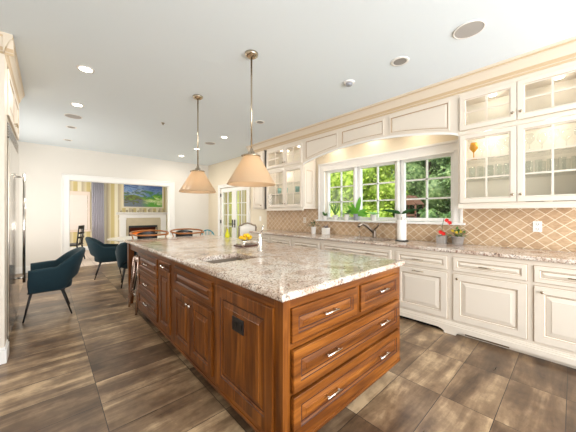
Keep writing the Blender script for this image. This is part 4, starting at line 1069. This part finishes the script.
# bar stools with bent wood hoop
def hoop_stool():
    t = thing('bar_stool', '', 'stool', (0, 0, 0), 'hoop backed counter stools at the end of the island')
    MB().lathe((0, 0, .64), [(.17, 0), (.19, .01), (.195, .035), (.18, .05), (.1, .056)], 26).build('seat', black, t)
    for sx in (-1, 1):
        for sy in (-1, 1): MB().tube([(sx*.12, sy*.12, .645), (sx*.2, sy*.2, 0)], [.014, .011], 8).build('leg', black, t)
    MB().tube([(.175*math.cos(a), .175*math.sin(a), .25) for a in [2*PI*j/24 for j in range(25)]], .009, 6).build('foot_ring', black, t)
    mb = MB(); pts = []
    for j in range(21):
        a = PI*(-.04)+PI*1.08*j/20; pts.append((.275*math.cos(a), .03+.235*math.sin(a), .985+.028*math.sin(a)))
    mb.tube(pts+[(-.22, -.14, .965), (0, -.17, .96), (.22, -.14, .965), pts[0]], .014, 8); mb.build('back_hoop', woodl, t)
    mb = MB(); pts = [[(x_, y_+.01*0, z_) for (y_, z_) in ((.20-2.2*x_*x_, .70), (.222-2.2*x_*x_, .70), (.235-2.2*x_*x_, 1.0-1.2*x_*x_), (.215-2.2*x_*x_, 1.0-1.2*x_*x_))] for x_ in [-.15+.03*j for j in range(11)]]
    mb.loft(pts, sm=False); mb.build('back_rest', black, t)
    for s_ in (-1, 1): MB().tube([(s_*.16, .04, .655), (s_*.265, .03, .985)], .009, 8).build('back_post', woodl, t)
    return t
S = hoop_stool(); place(S, (1.22, 4.62, 0), 0); S['label'] = 'bent wood hoop-back stool at the island end, the left one'
dup(S, (1.83, 4.62, 0), 0, 'bent wood hoop-back stool at the island end, the right one')
# copper metal stool under overhang
def metal_stool(x, y, label):
    t = thing('backless_stool', label, 'stool', (x, y, 0), 'polished metal stools under the island overhang')
    mb = MB(); R4 = lambda a, z: [(x+a*math.copysign(abs(math.cos(q))**.35, math.cos(q)), y+a*math.copysign(abs(math.sin(q))**.35, math.sin(q)), z) for q in [2*PI*j/24+.01 for j in range(24)]]
    mb.loft([R4(.155, .655), R4(.165, .66), R4(.158, .715), R4(.14, .725), R4(.05, .72)]); mb.build('seat', brass, t)
    for sx in (-1, 1):
        for sy in (-1, 1):
            mb = MB(); rg = []
            for z, c_, w_ in ((.70, .125, .036), (.4, .155, .026), (.0, .195, .014)):
                cx_, cy_ = x+sx*c_, y+sy*c_
                rg.append([(cx_+w_*math.cos(q), cy_+w_*math.sin(q), z) for q in [2*PI*j/10 for j in range(10)]])
            mb.loft(rg); mb.build('leg', brass, t)
    mb = MB()
    for z, c_ in ((.22, .172), ):
        for (a, b_) in (((-1, -1), (1, -1)), ((1, -1), (1, 1)), ((1, 1), (-1, 1)), ((-1, 1), (-1, -1))):
            mb.tube([(x+a[0]*c_, y+a[1]*c_, z), (x+b_[0]*c_, y+b_[1]*c_, z)], .009, 6)
    mb.build('stretcher', chrome, t)
metal_stool(1.03, 4.0, 'polished pinkish metal stool tucked under the island overhang')
# french upholstered chair
t = thing('upholstered_chair', 'white upholstered chair with grey camelback wood frame behind the lemons', 'chair', (3.40, 5.10, 0))
def loc(p): return p
X0, Y0 = 3.40, 5.10
ca, sa = math.cos(math.radians(146)), math.sin(math.radians(146))
WS = .84
def rt(p): return (X0+WS*p[0]*ca-p[1]*sa, Y0+WS*p[0]*sa+p[1]*ca, p[2])
def rtube(name, pts, r, mat, n=8): return MB().tube([rt(p) for p in pts], r, n).build(name, mat, t)
top = [(-.24, -.24, .98), (-.22, -.24, 1.015), (-.17, -.24, 1.015), (-.1, -.24, 1.05), (0, -.24, 1.065), (.1, -.24, 1.05), (.17, -.24, 1.015), (.22, -.24, 1.015), (.24, -.24, .98)]
rtube('back_frame', [(-.21, -.2, .45), (-.24, -.24, .75)]+top+[(.24, -.24, .75), (.21, -.2, .45)], .019, greywood)
mb = MB(); rg = []
for k in range(9):
    x_ = -.215+.43*k/8; zt = .985+.055*math.cos(PI*x_/.5)**2
    rg.append([rt((x_, -.215, .56)), rt((x_, -.25, .56)), rt((x_, -.262, .8)), rt((x_, -.25, zt)), rt((x_, -.225, zt)), rt((x_, -.20, .8))])
mb.loft(rg); mb.build('back_cushion', linen, t)
mb = MB(); mb.loft([[rt((a*sx, a*sy*1.0, z)) for sx, sy in ((-1, -1), (1, -1), (1, 1), (-1, 1))] for a, z in ((.22, .42), (.24, .44), (.24, .49), (.2, .51))], sm=False); mb.build('seat', linen, t)
mb = MB(); mb.loft([[rt((a*sx, a*sy, z)) for sx, sy in ((-1, -1), (1, -1), (1, 1), (-1, 1))] for a, z in ((.235, .36), (.235, .42))], sm=False); mb.build('seat_rail', greywood, t)
for sx in (-1, 1):
    for sy in (-1, 1): rtube('leg', [(sx*.2, sy*.2, .42), (sx*.225, sy*.23, .2), (sx*.21, sy*.24, 0)], [.024, .02, .014], greywood)
# turquoise windsor chair
t = thing('spindle_chair', 'turquoise hoop-back spindle chair near the french doors', 'chair', (3.2, 6.75, 0))
WS = 1
X0, Y0 = 3.2, 6.75; ca, sa = math.cos(math.radians(-25)), math.sin(math.radians(-25))
rtube('hoop', [(-.17, -.16, .45)]+[(-.19*math.cos(a), -.2, .62+.24*math.sin(a)) for a in [PI*j/14 for j in range(15)]]+[(.17, -.16, .45)], .014, turq)
for k in range(4):
    x_ = -.12+.08*k; rtube('spindle', [(x_*.9, -.165, .45), (x_, -.2, .62+.24*math.sqrt(max(0, 1-(x_/.19)**2)))], .008, turq, 6)
mb = MB(); mb.loft([[rt((r_*math.cos(a), r_*math.sin(a), z)) for a in [2*PI*j/20 for j in range(20)]] for r_, z in ((.18, .42), (.2, .43), (.2, .45), (.17, .458))]); mb.build('seat', turq, t)
for sx in (-1, 1):
    for sy in (-1, 1): rtube('leg', [(sx*.12, sy*.12, .43), (sx*.2, sy*.2, 0)], [.015, .011], turq)

# ------------------------------------------------------------ living room
# window with blind on back wall
wr_ = bpy.data.objects.new('window_4', None); C.objects.link(wr_); wr_.location = (.55, BW, .6); ORG[wr_.name] = Vector((.55, BW, .6)); struct(wr_, 'living room window behind a white blind')
mb = MB(); fbox(mb, FB, 0, 1.16, .56, 2.07, 0, .02); 
MB().box(0, 1.10, BW-.03, BW, 1.93, 2.06).box(0, .07, BW-.03, BW, .72, 1.93).box(1.03, 1.10, BW-.03, BW, .72, 1.93).box(-.02, 1.12, BW-.06, BW, .66, .72).build('window_frame', plain('cream_casing', (232, 214, 200), .5), wr_, bevel=.003)
MB().box(.07, 1.03, BW-.012, BW-.001, .72, 1.93).build('pane', pane, wr_)
mb = MB()
for k in range(6): mb.prism([(BW-.030-.012*(k % 2), .73+k*.2), (BW-.018, .73+k*.2), (BW-.018, .93+k*.2), (BW-.022, .93+k*.2)], 'x', .08, 1.02)
tag(mb.build('roman_blind', blind), 'white roman blind drawn over the living room window', 'blind')
# curtain
mb = MB(); N_ = 46; a0, a1 = [], []
for j in range(N_+1):
    x_ = 1.13+.36*j/N_; y_ = BW-.10+.03*math.sin(j*.95); a0.append((x_+.02, y_, .01)); a1.append((x_, y_, 2.60))
a0 += [(p_[0], p_[1]+.006, p_[2]) for p_ in a0[::-1]]; a1 += [(p_[0], p_[1]+.006, p_[2]) for p_ in a1[::-1]]
mb.loft([a0, a1]); tag(mb.build('curtain', curtm), 'grey lilac floor length curtain beside the living room window', 'curtain')
mb = MB(); mb.tube([(-.3, BW-.10, 2.62), (1.55, BW-.10, 2.62)], .014, 8)
for x_ in (-.2, 1.5): mb.tube([(x_, BW-.1, 2.62), (x_, BW, 2.62)], .01, 6)
tag(mb.build('curtain_rail', black), 'dark curtain rail above the living room window', 'curtain rail')
# fireplace
fx0, fx1 = 1.98, 3.62
t = thing('fireplace', 'white mantel fireplace with beige stone surround and dark firebox', 'fireplace', (2.8, BW-.1, 0))
mb = MB()
for (a, b_) in ((fx0, fx0+.2), (fx1-.2, fx1)):
    mb.box(a, b_, BW-.14, BW, 0, 1.12); mb.box(a-.015, b_+.015, BW-.155, BW, 0, .16); mb.box(a-.012, b_+.012, BW-.152, BW, 1.05, 1.12)
mb.box(fx0, fx1, BW-.14, BW, 1.12, 1.24); mb.build('pilasters', white, t, bevel=.004)
mb = MB(); mb.prism([(BW, 1.24), (BW-.15, 1.24), (BW-.17, 1.265), (BW-.21, 1.29), (BW-.25, 1.30), (BW-.25, 1.335), (BW, 1.335)], 'x', fx0-.1, fx1+.1); mb.build('mantel_shelf', white, t)
mb = MB(); F3 = Fr((0, BW-.0, 0), (1, 0, 0), (0, -1, 0))
mb.box(fx0+.2, 2.27, BW-.11, BW, 0, 1.12).box(3.29, fx1-.2, BW-.11, BW, 0, 1.12).box(2.27, 3.29, BW-.11, BW, .82, 1.12); mb.build('surround', stonem, t)
mb = MB(); mb.box(2.2, 3.36, BW+.50, BW+.55, 0, .9).box(2.2, 2.26, BW+.151, BW+.50, 0, .9).box(3.30, 3.36, BW+.151, BW+.50, 0, .9).box(2.26, 3.30, BW+.151, BW+.50, .83, .9).box(2.27, 3.29, BW-.10, BW+.50, 0, .02); mb.build('firebox', firebr, t)
mb = MB(); mb.box(2.27, 2.30, BW-.125, BW-.11, .0, .82).box(3.26, 3.29, BW-.125, BW-.11, .0, .82).box(2.30, 3.26, BW-.125, BW-.11, .74, .82); mb.build('metal_frame', black, t)
mb = MB(); mb.box(1.9, 3.7, BW-.5, BW-.14, 0, .03); mb.build('hearth', stonem, t)
for k, (z, y_, lab) in enumerate(((.05, -.05, 'bottom'), (.05, -.09, 'front'), (.12, -.07, 'top'))):
    pass
t = thing('log_basket', 'orange glowing stack of logs in the fireplace opening', 'logs', (2.78, BW+.2, .02))
ember = plain('ember_log', (226, 112, 40), .8, noise=.4, nscale=12, emit=.7)
for k, (z, dx, dy) in enumerate(((.10, 0, -.09), (.11, .05, .09), (.20, -.04, 0), (.30, .03, .07), (.40, -.02, .02), (.49, .02, .05))):
    mb = MB(); mb.tube([(2.45+dx, BW+.2+dy, z), (3.10+dx, BW+.2+dy+.02, z+.02)], .052, 9); mb.build('log', ember if k % 2 else log, t)
for x_ in (2.52, 3.05):
    mb = MB(); mb.box(x_, x_+.02, BW+.03, BW+.36, .02, .045).box(x_, x_+.02, BW+.03, BW+.05, .045, .30).box(x_, x_+.02, BW+.34, BW+.36, .045, .30); mb.build('rack', black, t)
# mantel garland ornaments
for k in range(9):
    x_ = 2.02+k*.19; h_ = .07+.03*((k*7) % 3)
    mb = MB(); mb.lathe((x_, BW-.14, 1.335), [(.03, 0), (.035, .008), (.015, .02), (.035+.01*(k % 2), h_*.5), (.03, h_*.75), (.012, h_)], 12)
    tag(mb.build('mantel_ornament', brownfig), 'small carved tan ornament on the mantel, number %s from the left' % ['one', 'two', 'three', 'four', 'five', 'six', 'seven', 'eight', 'nine'][k], 'ornament', 'carved ornaments along the mantel')
# overmantel & painting
t = thing('painting', 'blue and green abstract landscape painting above the fireplace', 'painting', (2.82, BW-.03, 1.52))
F4 = Fr((0, BW, 0), (1, 0, 0), (0, -1, 0))
mb = MB(); nested(mb, F4, 2.08, 3.56, 1.50, 2.52, [(0, .001, 0), (0, .035, 0), (.012, .04, 0), (.05, .028, 0), (.055, .018, 0), (.055, .001, 0)], hole=True); mb.build('frame', frameb, t)
mb = MB(); fbox(mb, F4, 2.13, 3.51, 1.55, 2.47, .002, .02); mb.build('canvas', paintm, t)
# black chair in living room
t = thing('spindle_chair', 'black carved wooden chair in the living room doorway view', 'chair', (.46, 9.3, 0))
X0, Y0 = .46, 9.3; ca, sa = math.cos(math.radians(70)), math.sin(math.radians(70))
mb = MB(); mb.loft([[rt((a*sx, a*sy, z)) for sx, sy in ((-1, -1), (1, -1), (1, 1), (-1, 1))] for a, z in ((.21, .42), (.225, .44), (.21, .47))], sm=False); mb.build('seat', black, t)
for sx in (-1, 1):
    rtube('leg', [(sx*.19, .19, .43), (sx*.2, .22, 0)], [.02, .015], black)
    rtube('leg', [(sx*.19, -.19, .43), (sx*.2, -.26, 0)], [.02, .015], black)
    rtube('back_post', [(sx*.19, -.19, .44), (sx*.2, -.24, .95)], [.02, .015], black)
mb = MB()
for z_, h_ in ((.88, .09), (.74, .05), (.62, .05)):
    mb.loft([[rt((x_, -.225-.02*(z_-.6)-.03*(1-(x_/.2)**2), z_)), rt((x_, -.245-.02*(z_-.6)-.03*(1-(x_/.2)**2), z_)), rt((x_, -.25-.03*(1-(x_/.2)**2), z_+h_)), rt((x_, -.23-.03*(1-(x_/.2)**2), z_+h_))] for x_ in [-.2+.05*j for j in range(9)]], sm=False)
for x_ in (-.1, 0, .1): mb.tube([rt((x_, -.225, .46)), rt((x_, -.265, .9))], .012, 6)
mb.build('back_slats', black, t)
